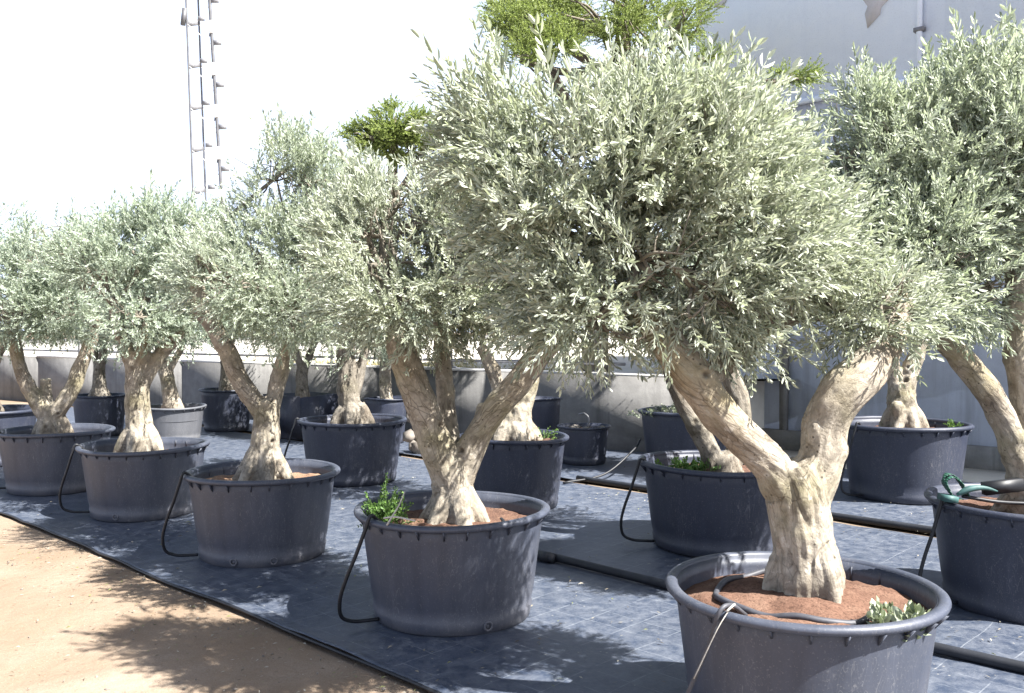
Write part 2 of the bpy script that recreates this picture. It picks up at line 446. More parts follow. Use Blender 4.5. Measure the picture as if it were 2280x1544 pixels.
# ------------------------------------------------------------------ materials
class NT:
    def __init__(self, name):
        self.m = bpy.data.materials.new(name)
        self.m.use_nodes = True
        self.t = self.m.node_tree
        self.b = self.t.nodes['Principled BSDF']
        self.out = self.t.nodes['Material Output']

    def n(self, typ, **kw):
        nd = self.t.nodes.new(typ)
        for k, v in kw.items():
            if k.startswith('i_'):
                nd.inputs[k[2:].replace('_', ' ')].default_value = v
            else:
                setattr(nd, k, v)
        return nd

    def l(self, a, b):
        self.t.links.new(a, b)

    def coord(self, kind='Object'):
        return self.n('ShaderNodeTexCoord').outputs[kind]

    def attr(self, name, out='Vector'):
        return self.n('ShaderNodeAttribute', attribute_name=name).outputs[out]

    def mapping(self, src, scale=(1, 1, 1), rot=(0, 0, 0), loc=(0, 0, 0)):
        m = self.n('ShaderNodeMapping')
        m.inputs['Scale'].default_value = scale
        m.inputs['Rotation'].default_value = rot
        m.inputs['Location'].default_value = loc
        self.l(src, m.inputs['Vector'])
        return m.outputs[0]

    def noise(self, src, scale=5, detail=4, rough=0.55, dist=0.0):
        n = self.n('ShaderNodeTexNoise')
        n.inputs['Scale'].default_value = scale
        n.inputs['Detail'].default_value = detail
        n.inputs['Roughness'].default_value = rough
        n.inputs['Distortion'].default_value = dist
        if src is not None:
            self.l(src, n.inputs['Vector'])
        return n.outputs['Fac']

    def ramp(self, fac, stops):
        r = self.n('ShaderNodeValToRGB')
        el_ = r.color_ramp.elements
        while len(el_) < len(stops):
            el_.new(0.5)
        for e, (p, c) in zip(el_, stops):
            e.position = p
            e.color = (c[0], c[1], c[2], 1) if not np.isscalar(c) else (c, c, c, 1)
        self.l(fac, r.inputs[0])
        return r.outputs[0]

    def mix(self, fac, a, b, mode='MIX'):
        m = self.n('ShaderNodeMix', data_type='RGBA', blend_type=mode)
        for s, v in ((m.inputs[0], fac), (m.inputs[6], a), (m.inputs[7], b)):
            if hasattr(v, 'default_value'):
                self.l(v, s)
            elif np.isscalar(v):
                s.default_value = v
            else:
                s.default_value = (v[0], v[1], v[2], 1)
        return m.outputs[2]

    def math(self, op, a, b=0.0):
        m = self.n('ShaderNodeMath', operation=op)
        for s, v in ((m.inputs[0], a), (m.inputs[1], b)):
            if hasattr(v, 'default_value'):
                self.l(v, s)
            else:
                s.default_value = v
        return m.outputs[0]

    def bump(self, h, strength=0.3, dist=0.01, prev=None):
        b = self.n('ShaderNodeBump')
        b.inputs['Strength'].default_value = strength
        b.inputs['Distance'].default_value = dist
        self.l(h, b.inputs['Height'])
        if prev is not None:
            self.l(prev, b.inputs['Normal'])
        return b.outputs[0]

    def done(self, color, rough=0.8, normal=None, spec=0.3):
        if hasattr(color, 'default_value'):
            self.l(color, self.b.inputs['Base Color'])
        else:
            self.b.inputs['Base Color'].default_value = (color[0], color[1], color[2], 1)
        if hasattr(rough, 'default_value'):
            self.l(rough, self.b.inputs['Roughness'])
        else:
            self.b.inputs['Roughness'].default_value = rough
        self.b.inputs['Specular IOR Level'].default_value = spec
        if normal is not None:
            self.l(normal, self.b.inputs['Normal'])
        return self.m


def mat_plain(name, c, rough=0.7, var=0.25, scale=12, spec=0.3):
    t = NT(name)
    n = t.noise(t.coord(), scale, 5)
    col = t.ramp(n, [(0.3, tuple(x * (1 - var) for x in c)), (0.7, tuple(min(1, x * (1 + var)) for x in c))])
    return t.done(col, rough, t.bump(n, 0.15, 0.004), spec)


def mat_dirt():
    t = NT('sandy_dirt')
    c = t.coord()
    a = t.noise(c, 0.9, 6, 0.6)
    b = t.noise(c, 14, 6, 0.65)
    g = t.noise(c, 130, 3, 0.6)
    v = t.n('ShaderNodeTexVoronoi')
    v.inputs['Scale'].default_value = 70
    t.l(c, v.inputs['Vector'])
    col = t.ramp(a, [(0.30, (0.175, 0.127, 0.086)), (0.50, (0.215, 0.167, 0.124)), (0.70, (0.29, 0.24, 0.192))])
    col = t.mix(t.ramp(b, [(0.35, 0.0), (0.75, 0.5)]), col, (0.23, 0.165, 0.115))
    col = t.mix(t.ramp(g, [(0.36, 0.4), (0.56, 0.0)]), col, (0.15, 0.105, 0.07))
    col = t.mix(t.ramp(v.outputs['Distance'], [(0.05, 0.45), (0.16, 0.0)]), col, (0.55, 0.47, 0.38))
    n1 = t.bump(b, 0.45, 0.03)
    n2 = t.bump(g, 0.5, 0.006, n1)
    return t.done(col, 0.95, n2, 0.1)


def mat_tarp():
    t = NT('woven_weed_fabric')
    c = t.coord()
    r = t.mapping(c, rot=(0, 0, 0.757))
    # printed squares: thin pale thread lines every 0.2 m in both directions
    wob = t.noise(c, 1.4, 3)
    sep = t.n('ShaderNodeSeparateXYZ')
    t.l(r, sep.inputs[0])

    def lines(s, period, w):
        x = t.math('ADD', s, t.math('MULTIPLY', wob, 0.05))
        f = t.math('FRACT', t.math('MULTIPLY', x, 1 / period))
        d = t.math('ABSOLUTE', t.math('SUBTRACT', f, 0.5))
        return t.math('GREATER_THAN', d, 0.5 - w)
    lx = lines(sep.outputs[0], 0.235, 0.013)
    ly = lines(sep.outputs[1], 0.185, 0.013)
    ln = t.math('MAXIMUM', lx, ly)
    br = t.ramp(t.noise(c, 5.5, 4, 0.7), [(0.40, 0.0), (0.58, 1.0)])
    ln = t.math('MULTIPLY', ln, br)
    big = t.noise(c, 0.8, 6, 0.62)
    dust = t.noise(c, 12, 9, 0.75, 0.3)
    st = t.noise(t.mapping(r, (30, 160, 1)), 1.0, 4, 0.7)
    weave = t.n('ShaderNodeTexWave', wave_type='BANDS', bands_direction='X')
    weave.inputs['Scale'].default_value = 120
    weave.inputs['Distortion'].default_value = 2
    t.l(r, weave.inputs['Vector'])
    col = t.ramp(big, [(0.3, (0.011, 0.020, 0.042)), (0.7, (0.024, 0.037, 0.067))])
    col = t.mix(t.ramp(dust, [(0.38, 0.05), (0.70, 0.66)]), col, (0.148, 0.160, 0.185))
    col = t.mix(t.ramp(st, [(0.5, 0.0), (0.75, 0.35)]), col, (0.16, 0.17, 0.19))
    col = t.mix(t.math('MULTIPLY', ln, 0.28), col, (0.36, 0.38, 0.40))
    fl = t.n('ShaderNodeTexVoronoi')
    fl.inputs['Scale'].default_value = 13
    t.l(c, fl.inputs['Vector'])
    col = t.mix(t.ramp(fl.outputs['Distance'], [(0.05, 0.5), (0.09, 0.0)]), col, (0.34, 0.32, 0.28))
    h = t.math('ADD', t.math('MULTIPLY', weave.outputs['Fac'], 0.25), st)
    nm = t.bump(h, 0.25, 0.003)
    nm = t.bump(t.noise(c, 9, 4), 0.35, 0.02, nm)
    rough = t.ramp(dust, [(0.3, 0.42), (0.7, 0.62)])
    return t.done(col, rough, nm, 0.5)


def mat_pot(name, c=(0.035, 0.043, 0.065), dusty=(0.122, 0.117, 0.121), amount=0.66):
    t = NT(name)
    co = t.coord()
    sep = t.n('ShaderNodeSeparateXYZ')
    t.l(co, sep.inputs[0])
    big = t.noise(co, 2.2, 5, 0.6)
    stre = t.noise(t.mapping(co, (9, 9, 0.9)), 1.3, 6, 0.7)
    fine = t.noise(co, 120, 3, 0.6)
    scr = t.noise(t.mapping(co, (26, 26, 5), rot=(0.5, 0.3, 0)), 1.0, 2, 0.5, 1.5)
    col = t.ramp(stre, [(0.3, tuple(x * 0.85 for x in c)), (0.7, tuple(x * 1.25 for x in c))])
    low = t.ramp(sep.outputs[2], [(0.02, 0.95), (0.11, 0.35), (0.5, 0.22)])
    d = t.math('MULTIPLY', t.ramp(big, [(0.35, 0.25), (0.72, 1.0)]), low)
    d = t.math('MULTIPLY', d, t.ramp(stre, [(0.25, 0.55), (0.6, 1.0)]))
    col = t.mix(t.math('MULTIPLY', d, amount * 1.7), col, dusty)
    line = t.ramp(scr, [(0.487, 0.0), (0.5, 0.30), (0.513, 0.0)])
    col = t.mix(t.math('MULTIPLY', line, t.ramp(big, [(0.45, 0.0), (0.62, 1.0)])), col, (0.33, 0.32, 0.31))
    col = t.mix(t.ramp(fine, [(0.60, 0.0), (0.70, 0.22)]), col, (0.30, 0.29, 0.28))
    n1 = t.bump(t.noise(co, 22, 3), 0.10, 0.01)
    n2 = t.bump(fine, 0.12, 0.002, n1)
    return t.done(col, t.ramp(big, [(0.3, 0.42), (0.7, 0.60)]), n2, 0.5)


def mat_bark(name, tint=(1, 1, 1), dark=0.5, green=0.15):
    t = NT(name)
    co = t.coord()
    g = t.attr('grain')
    big = t.noise(co, 3.6, 6, 0.65, 0.6)
    streak = t.noise(t.mapping(g, (16, 16, 30)), 1.0, 7, 0.68, 0.5)
    fine = t.noise(t.mapping(g, (70, 70, 110)), 1.0, 5, 0.72)
    spots = t.noise(co, 19, 6, 0.7, 0.3)
    vor = t.n('ShaderNodeTexVoronoi', feature='DISTANCE_TO_EDGE')
    vor.inputs['Scale'].default_value = 1.0
    t.l(t.mapping(t.mix(0.10, g, t.n('ShaderNodeTexNoise').outputs['Color'], 'ADD'), (24, 24, 44)), vor.inputs['Vector'])
    crack = t.ramp(vor.outputs['Distance'], [(0.0, 1.0), (0.06, 0.0)])
    crack = t.math('MULTIPLY', crack, t.ramp(t.noise(co, 5, 4), [(0.45, 0.0), (0.62, 1.0)]))
    pits = t.n('ShaderNodeTexVoronoi')
    pits.inputs['Scale'].default_value = 21
    t.l(co, pits.inputs['Vector'])
    base = t.ramp(streak, [(0.25, (0.20, 0.18, 0.15)), (0.5, (0.34, 0.312, 0.265)), (0.75, (0.48, 0.452, 0.40))])
    base = t.mix(t.ramp(big, [(0.52, 0.0), (0.62, dark)]), base, (0.15, 0.133, 0.11))
    base = t.mix(t.ramp(spots, [(0.52, 0.0), (0.62, 0.75 * dark)]), base, (0.15, 0.138, 0.118))
    base = t.mix(t.ramp(spots, [(0.34, 0.7), (0.42, 0.0)]), base, (0.52, 0.50, 0.455))
    base = t.mix(t.ramp(t.noise(co, 2.3, 3), [(0.50, 0.0), (0.66, green)]), base, (0.20, 0.19, 0.065))
    base = t.mix(t.ramp(t.noise(co, 1.6, 3, 0.5, 0.3), [(0.5, 0.0), (0.7, 0.40)]), base, (0.26, 0.185, 0.11))
    base = t.mix(t.ramp(fine, [(0.28, 0.6), (0.44, 0.0)]), base, (0.085, 0.072, 0.057))
    base = t.mix(t.math('MULTIPLY', crack, 0.75), base, (0.06, 0.05, 0.04))
    base = t.mix(t.ramp(pits.outputs['Distance'], [(0.07, 0.8), (0.13, 0.0)]), base, (0.05, 0.042, 0.034))
    base = t.mix(t.math('MULTIPLY', t.attr('hollow', 'Fac'), 0.8), base, (0.075, 0.06, 0.045))
    base = t.mix(1.0, base, tint, 'MULTIPLY')
    n1 = t.bump(streak, 0.45, 0.025)
    n2 = t.bump(fine, 0.55, 0.008, n1)
    n3 = t.bump(spots, 0.6, 0.016, n2)
    n4 = t.bump(crack, -0.6, 0.010, n3)
    return t.done(base, 0.88, n4, 0.2)


def mat_leaf(name, dark, mid, pale, fresh, trans=0.38, rough=0.50):
    t = NT(name)
    tone = t.attr('tone', 'Fac')
    age = t.attr('fresh', 'Fac')
    col = t.ramp(tone, [(0.0, dark), (0.45, mid), (1.0, pale)])
    col = t.mix(age, col, fresh)
    t.done(col, rough, None, 0.5)
    tr = t.n('ShaderNodeBsdfTranslucent')
    t.l(t.mix(1.0, col, (0.95, 1.0, 0.78), 'MULTIPLY'), tr.inputs['Color'])
    mx = t.n('ShaderNodeMixShader')
    mx.inputs[0].default_value = trans
    t.l(t.b.outputs[0], mx.inputs[1])
    t.l(tr.outputs[0], mx.inputs[2])
    t.l(mx.outputs[0], t.out.inputs['Surface'])
    return t.m


def mat_soil(name, a, b, c):
    t = NT(name)
    co = t.coord()
    n = t.noise(co, 7, 6, 0.65)
    f = t.noise(co, 90, 5, 0.7)
    col = t.ramp(n, [(0.3, a), (0.5, b), (0.7, c)])
    col = t.mix(t.ramp(f, [(0.34, 0.7), (0.52, 0.0)]), col, tuple(x * 0.35 for x in a))
    col = t.mix(t.ramp(f, [(0.60, 0.0), (0.72, 0.5)]), col, tuple(min(1, x * 1.5) for x in c))
    return t.done(col, 0.95, t.bump(f, 0.6, 0.012, t.bump(n, 0.5, 0.03)), 0.1)


def mat_concrete(name, a, b, stain=(0.10, 0.10, 0.10), amount=0.6, drip=True):
    t = NT(name)
    co = t.coord()
    big = t.noise(co, 0.55, 7, 0.62, 0.3)
    med = t.noise(co, 4.5, 7, 0.65, 0.2)
    dr = t.noise(t.mapping(co, (5, 5, 0.35)), 1.0, 6, 0.65)
    fine = t.noise(co, 60, 4, 0.65)
    col = t.ramp(med, [(0.25, a), (0.75, b)])
    col = t.mix(t.ramp(big, [(0.42, 0.0), (0.72, amount * 0.6)]), col, stain)
    if drip:
        col = t.mix(t.ramp(dr, [(0.52, 0.0), (0.75, amount)]), col, stain)
    col = t.mix(t.ramp(fine, [(0.30, 0.35), (0.45, 0.0)]), col, tuple(x * 0.6 for x in a))
    return t.done(col, 0.9, t.bump(fine, 0.3, 0.006, t.bump(med, 0.3, 0.02)), 0.2)


M = {}
M['dirt'] = mat_dirt()
M['tarp'] = mat_tarp()
M['pot'] = mat_pot('weathered_black_plastic')
M['pot_dark'] = mat_pot('clean_black_plastic', (0.020, 0.025, 0.043), (0.095, 0.094, 0.10), 0.28)
M['pot_grey'] = mat_pot('pale_grey_plastic', (0.075, 0.079, 0.092), (0.12, 0.115, 0.11), 0.5)
M['bark'] = mat_bark('pale_olive_bark', (0.92, 0.885, 0.835), 0.8, 0.4)
M['bark_dark'] = mat_bark('grey_olive_bark', (0.62, 0.60, 0.58), 0.85, 0.2)
M['twig'] = mat_plain('twig_bark', (0.17, 0.15, 0.12), 0.8, 0.3, 30)
M['cut'] = mat_plain('sawn_wood', (0.42, 0.37, 0.28), 0.8, 0.2, 20)
M['leaf_grey'] = mat_leaf('silver_olive_leaf', (0.165, 0.185, 0.148), (0.385, 0.415, 0.325), (0.62, 0.645, 0.56), (0.42, 0.475, 0.25))
M['leaf_sage'] = mat_leaf('sage_olive_leaf', (0.185, 0.215, 0.182), (0.365, 0.41, 0.325), (0.59, 0.63, 0.54), (0.41, 0.48, 0.30))
M['leaf_mint'] = mat_leaf('green_olive_leaf', (0.17, 0.21, 0.178), (0.345, 0.40, 0.318), (0.57, 0.62, 0.53), (0.39, 0.47, 0.31))
M['leaf_teal'] = mat_leaf('bluish_olive_leaf', (0.18, 0.21, 0.168), (0.40, 0.44, 0.345), (0.64, 0.67, 0.58), (0.42, 0.49, 0.29))
M['leaf_bright'] = mat_leaf('bright_green_leaf', (0.06, 0.085, 0.03), (0.19, 0.245, 0.07), (0.35, 0.41, 0.14), (0.42, 0.46, 0.17), 0.45)
M['weed'] = mat_leaf('weed_leaf', (0.04, 0.09, 0.02), (0.09, 0.18, 0.04), (0.16, 0.26, 0.07), (0.2, 0.3, 0.06), 0.3)
M['pale_weed'] = mat_leaf('grey_green_weed_leaf', (0.14, 0.17, 0.10), (0.26, 0.30, 0.20), (0.42, 0.45, 0.36), (0.3, 0.34, 0.12), 0.2)
M['dry_grass'] = mat_leaf('dry_grass_blade', (0.20, 0.19, 0.06), (0.36, 0.31, 0.13), (0.5, 0.42, 0.22), (0.25, 0.3, 0.08), 0.25, 0.6)
M['dry_leaf'] = mat_leaf('fallen_leaf', (0.08, 0.06, 0.04), (0.20, 0.175, 0.13), (0.38, 0.36, 0.31), (0.16, 0.17, 0.06), 0.1, 0.6)
M['soil_red'] = mat_soil('red_sandy_soil', (0.095, 0.052, 0.037), (0.145, 0.083, 0.059), (0.20, 0.125, 0.09))
M['soil_dark'] = mat_soil('dark_soil', (0.075, 0.045, 0.035), (0.13, 0.075, 0.055), (0.24, 0.15, 0.10))
M['soil_tan'] = mat_soil('tan_soil', (0.16, 0.095, 0.062), (0.24, 0.15, 0.10), (0.30, 0.20, 0.135))
M['rubber'] = mat_plain('black_rubber_hose', (0.010, 0.011, 0.014), 0.5, 0.3, 25, 0.4)
M['pipe'] = mat_plain('black_polyethylene_pipe', (0.018, 0.020, 0.026), 0.55, 0.35, 9, 0.4)
M['hose_grey'] = mat_plain('dusty_grey_hose', (0.055, 0.056, 0.066), 0.55, 0.3, 30, 0.4)
M['string'] = mat_plain('pale_twine', (0.42, 0.40, 0.36), 0.8, 0.3, 60)
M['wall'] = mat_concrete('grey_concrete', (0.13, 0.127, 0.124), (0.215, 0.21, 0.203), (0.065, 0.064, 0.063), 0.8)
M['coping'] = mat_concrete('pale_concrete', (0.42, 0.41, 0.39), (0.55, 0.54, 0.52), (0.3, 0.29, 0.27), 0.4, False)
M['building'] = mat_concrete('pale_painted_render', (0.74, 0.815, 0.94), (0.80, 0.865, 0.96), (0.66, 0.73, 0.86), 0.4)
M['building_low'] = mat_concrete('stained_render', (0.58, 0.62, 0.72), (0.70, 0.745, 0.84), (0.32, 0.33, 0.37), 0.7)
M['plinth'] = mat_concrete('rough_plinth', (0.20, 0.19, 0.18), (0.33, 0.32, 0.30), (0.09, 0.085, 0.08), 0.7)
M['patch'] = mat_concrete('bare_plaster', (0.45, 0.435, 0.44), (0.53, 0.515, 0.52), (0.38, 0.37, 0.38), 0.4, False)
M['pavement'] = mat_concrete('pale_pavement', (0.48, 0.46, 0.40), (0.60, 0.57, 0.50), (0.33, 0.31, 0.26), 0.45, False)
M['terrace'] = mat_concrete('pale_gravel', (0.50, 0.47, 0.41), (0.64, 0.60, 0.53), (0.42, 0.37, 0.29), 0.4, False)
M['steel'] = mat_plain('dull_steel', (0.17, 0.17, 0.18), 0.5, 0.25, 14, 0.5)
M['mast_dark'] = mat_plain('dark_mast_steel', (0.09, 0.09, 0.097), 0.5, 0.25, 5, 0.5)
M['mast_white'] = mat_plain('white_mast_paint', (0.78, 0.78, 0.78), 0.5, 0.06, 5, 0.4)
M['pebble'] = mat_plain('pebble_stone', (0.17, 0.15, 0.13), 0.9, 0.4, 8)
M['green_plastic'] = mat_plain('green_plastic', (0.012, 0.07, 0.045), 0.6, 0.35, 18, 0.5)
M['teal_plastic'] = mat_plain('teal_plastic', (0.03, 0.085, 0.082), 0.6, 0.3, 18, 0.5)

# ------------------------------------------------------------------ the setting
FRONT_EDGE = 2.63      # v of the fabric's front edge
GAP0, GAP1 = 7.24, 7.42
WALL_P, WALL_Q = Vector((1.43, 11.9, 0)), Vector((-6.37, 17.2, 0))
WALL_DIR = (WALL_Q - WALL_P).normalized()
WALL_N = Vector((WALL_DIR.y, -WALL_DIR.x, 0))
if WALL_N.y > 0:
    WALL_N = -WALL_N


def graded(lo, hi, step, far):
    a = list(np.arange(lo, hi + 1e-6, step))
    s, x = step, hi
    up = []
    while x < far:
        s *= 1.35
        x += s
        up.append(min(x, far))
    s, x = step, lo
    dn = []
    while x > -far:
        s *= 1.35
        x -= s
        dn.append(max(x, -far))
    return np.array(dn[::-1] + a + up)


def grid(name, gx, gy, zfun, mat, to_world=None):
    X, Y = np.meshgrid(gx, gy, indexing='ij')
    P = np.stack([X.ravel(), Y.ravel(), np.zeros(X.size)], -1)
    if to_world:
        P = np.stack([0.727 * P[:, 0] + 0.687 * P[:, 1], -0.687 * P[:, 0] + 0.727 * P[:, 1], P[:, 2]], -1)
    P[:, 2] = zfun(P, X.ravel(), Y.ravel())
    ny = len(gy)
    i = np.arange(len(gx) - 1)[:, None] * ny
    k = np.arange(ny - 1)[None, :]
    q = np.stack([i + k, i + ny + k, i + ny + k + 1, i + k + 1], -1).reshape(-1, 4)
    if to_world is None:
        pass
    me = mesh_np(name, P, q, smooth=True)
    return obj(name, me, mat)


def ground_z(P, X, Y):
    v = 0.687 * P[:, 0] + 0.727 * P[:, 1]
    near = np.clip((9 - np.hypot(P[:, 0], P[:, 1] - 4)) / 3, 0, 1)
    z = near * (0.016 * fbm(P * 1.7, 3, 4) + 0.007 * fbm(P * 8.0, 8, 2))
    under = np.clip((v - (FRONT_EDGE - 0.06)) / 0.08, 0, 1)
    return z * (1 - under) - 0.016 * under - 0.004


tag(grid('ground', graded(-5.0, 3.0, 0.05, 600), graded(1.2, 8.5, 0.05, 600), ground_z, M['dirt']), kind='structure')


def tarp_z(P, X, Y):
    near = np.clip((10 - np.hypot(P[:, 0], P[:, 1] - 4)) / 5, 0.0, 1)
    z = 0.010 + near * (0.010 * fbm(P * 2.2, 21, 3) + 0.007 * fbm(np.stack([X * 6, Y * 1.4, X * 0], -1), 31, 2))
    edge = np.clip((Y - FRONT_EDGE) / 0.10, 0, 1)
    curl = 0.018 * np.clip(vnoise(np.stack([X * 1.3, X * 0, X * 0], -1), 4), 0, 1)
    return np.maximum(z, 0.0) + 0.004 + curl * np.exp(-((Y - FRONT_EDGE) / 0.06) ** 2)


def tarp(name, u0, u1, v0, v1, step, seed, ragged=0.02):
    gu = np.arange(u0, u1 + 1e-6, step)
    gv = np.unique(np.concatenate([np.arange(v0, min(v0 + 0.3, v1), step / 2), np.arange(v0, v1, step), [v1]]))
    Ug, Vg = np.meshgrid(gu, gv, indexing='ij')
    ed = 1.6 * ragged * fbm(np.stack([Ug.ravel() * 1.1, Ug.ravel() * 0, Ug.ravel() * 0 + seed], -1), seed, 3)
    Vg = Vg.ravel() + ed * np.exp(-((Vg.ravel() - v0) / 0.25))
    Ug = Ug.ravel()
    P = np.stack([0.727 * Ug + 0.687 * Vg, -0.687 * Ug + 0.727 * Vg, 0 * Ug], -1)
    P[:, 2] = tarp_z(P, Ug, Vg)
    ny = len(gv)
    i = np.arange(len(gu) - 1)[:, None] * ny
    k = np.arange(ny - 1)[None, :]
    q = np.stack([i + k, i + ny + k, i + ny + k + 1, i + k + 1], -1).reshape(-1, 4)
    me = mesh_np(name, P, q, smooth=True)
    o = obj(name, me, M['tarp'])
    so = o.modifiers.new('thickness', 'SOLIDIFY')
    so.thickness = 0.004
    so.offset = -1
    return tag(o, kind='structure')


tarp('ground_fabric', -20, 4.5, FRONT_EDGE, GAP0, 0.06, 5)
tarp('ground_fabric_back', -20, 4.5, GAP1, 10.1, 0.10, 9, 0.03)

# narrow folded hem along the front edge of the fabric
mb = MB()
uu = np.arange(-13.5, 4.4, 0.12)
vv = FRONT_EDGE - 0.006 + 0.032 * fbm(np.stack([uu * 1.1, uu * 0, uu * 0 + 5], -1), 5, 3)
zz = 0.008 + 0.010 * np.abs(vnoise(np.stack([uu * 1.9, uu * 0, uu * 0], -1), 14))
mb.tube([uv(a, b, c) for a, b, c in zip(uu, vv, zz)], 0.009, 6)
tag(mb.build('fabric_hem', M['rubber'], smooth=True), kind='structure')

# pavement strip in front of the building
mb = MB()
P8 = [uv(-9.5, 9.95, -0.004), uv(9, 9.95, -0.004), uv(9, 11.34, -0.004), uv(-9.5, 11.34, -0.004)]
mb.add([(p[0], p[1], -0.1) for p in P8] + [(p[0], p[1], 0.003) for p in P8], [(0, 3, 2, 1), (4, 5, 6, 7), (0, 1, 5, 4), (1, 2, 6, 5), (2, 3, 7, 6), (3, 0, 4, 7)])
tag(mb.build('pavement', M['pavement']), kind='structure')

# raised terrace behind the low wall
a = WALL_P - WALL_DIR * 1.1 - WALL_N * 0.24
b = WALL_P + WALL_DIR * 60 - WALL_N * 0.24
c2 = b - WALL_N * 700
d2 = a - WALL_N * 700 - WALL_DIR * 500
e2 = a - WALL_DIR * 0.0 - WALL_N * 3.0 - WALL_DIR * 0.8
mb = MB()
ring = [a, b, c2, d2, e2]
mb.add([(p.x, p.y, -0.5) for p in ring] + [(p.x, p.y, 0.94) for p in ring],
       [(0, 1, 6, 5), (1, 2, 7, 6), (2, 3, 8, 7), (3, 4, 9, 8), (4, 0, 5, 9)], [(5, 6, 7), (5, 7, 8), (5, 8, 9)])
tag(mb.build('terrace', M['terrace']), kind='structure')

# low concrete wall
root = empty('low_wall', tuple(WALL_P), 'low grey concrete wall with sunlit top running behind the potted olive trees', 'wall')
ang = math.atan2(WALL_DIR.y, WALL_DIR.x)
root.rotation_euler = (0, 0, ang)
L0, L1 = -1.05, 34.0
# face is on local +y or -y
sy = 1 if (Matrix.Rotation(ang, 3, 'Z') @ Vector((0, 1, 0))).dot(WALL_N) > 0 else -1
x = L0
k = 0
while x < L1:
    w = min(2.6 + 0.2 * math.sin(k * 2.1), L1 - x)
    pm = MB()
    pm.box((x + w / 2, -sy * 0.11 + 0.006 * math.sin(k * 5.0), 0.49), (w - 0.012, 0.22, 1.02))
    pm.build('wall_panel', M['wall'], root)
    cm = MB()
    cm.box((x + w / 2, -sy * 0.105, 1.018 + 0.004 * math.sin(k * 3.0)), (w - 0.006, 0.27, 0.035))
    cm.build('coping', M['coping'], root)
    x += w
    k += 1

# railing on the wall
root = empty('wall_railing', tuple(WALL_P), 'thin steel post and wire railing standing on the low concrete wall', 'railing')
root.rotation_euler = (0, 0, ang)
for i in range(12):
    pm = MB()
    pm.tube([(0.4 + i * 2.55, -sy * 0.15, 1.0), (0.4 + i * 2.55, -sy * 0.15, 1.86)], 0.022, 8)
    pm.build('post', M['steel'], root)
    fm = MB()
    fm.box((0.4 + i * 2.55, -sy * 0.15, 1.045), (0.12, 0.10, 0.02))
    fm.build('foot_plate', M['steel'], root)
for z, r in ((1.15, 0.022), (1.84, 0.018)):
    pm = MB()
    pm.tube([(0.0, -sy * 0.15, z), (29.0, -sy * 0.15, z)], r, 8)
    pm.build('rail', M['steel'], root)
for z in (1.32, 1.49, 1.66):
    pm = MB()
    pm.tube([(0.0, -sy * 0.15, z), (29.0, -sy * 0.15, z)], 0.0035, 5)
    pm.build('wire', M['mast_white'], root)

# ------------------------------------------------------------------ building
BX = uv(-7.04, 11.32)
root = empty('building', (BX[0], BX[1], 0), 'tall pale rendered building with a ledge line behind the olive trees on the right', 'building')
root.rotation_euler = (0, 0, math.atan2(-0.687, 0.727))
def bpart(name, x0, x1, y0, y1, z0, z1, mat, parent=None):
    m = MB()
    m.box(((x0 + x1) / 2, (y0 + y1) / 2, (z0 + z1) / 2), (x1 - x0, y1 - y0, z1 - z0))
    return m.build(name, mat, parent or root)


bpart('wall', 0, 18, 0.0, 9, 4.62, 9.5, M['building'])
bpart('lower_wall', 0.0, 18, 0.035, 8.96, 0, 4.62, M['building_low'])
bpart('ledge', -0.03, 18.03, -0.05, 0.10, 4.60, 4.66, M['building'])
bpart('plinth', 0.02, 18, -0.10, 0.06, -0.05, 0.26, M['plinth'])
bpart('pilaster', 1.34, 1.44, -0.03, 0.04, 0.26, 4.60, M['plinth'])
bpart('render_panel', 3.42, 18, -0.025, 0.02, 4.66, 9.5, M['building'])
m = MB()
m.tube([(3.13, -0.04, 4.66), (3.13, -0.04, 9.4)], 0.035, 10)
dp = m.build('downpipe', M['building'], root, smooth=True)
for z in (5.2, 6.6, 8.0):
    bpart('pipe_clip', 3.07, 3.19, -0.075, 0.0, z, z + 0.05, M['steel'])


def blob_patch(name, pts, x, z, s, thick, mat):
    m = MB()
    n = len(pts)
    c = np.mean(pts, axis=0)
    f = [(x + p[0] * s, -thick, z + p[1] * s) for p in pts]
    bk = [(x + p[0] * s, 0.01, z + p[1] * s) for p in pts]
    m.add(f + bk + [(x + c[0] * s, -thick, z + c[1] * s)], [(i, n + i, n + (i + 1) % n, (i + 1) % n) for i in range(n)], [(i, (i + 1) % n, 2 * n) for i in range(n)])
    return m.build(name, mat, root)


blob_patch('plaster_patch', [(-.30, .10), (-.20, -.06), (-.24, -.16), (-.20, -.38), (-.02, -.22), (.0, -.12), (.16, .02), (.24, .14), (.34, .5), (-.1, .6)], 2.66, 5.72, 0.85, 0.012, M['patch'])
blob_patch('plaster_chip', [(-.1, .1), (-.03, -.03), (.1, -.06), (.17, .05), (.14, .2)], 0.36, 6.20, 0.8, 0.010, M['patch'])

# ------------------------------------------------------------------ lattice mast far behind
MX, MY = -13.7, 40.0
root = empty('lattice_mast', (MX, MY, 0.94), 'tall slender lattice mast rising against the white sky behind the left trees', 'mast')


def mast_leg(t):
    return t


MH = 21.0
def leg_xy(i, z):
    t = (z - 8.0) / 8.3
    if i == 0:
        return (-0.50 - 0.24 * t, 0.0)
    if i == 1:
        return (-0.10 - 0.26 * t, 0.45)
    return (0.70 - 0.46 * t, 0.1)


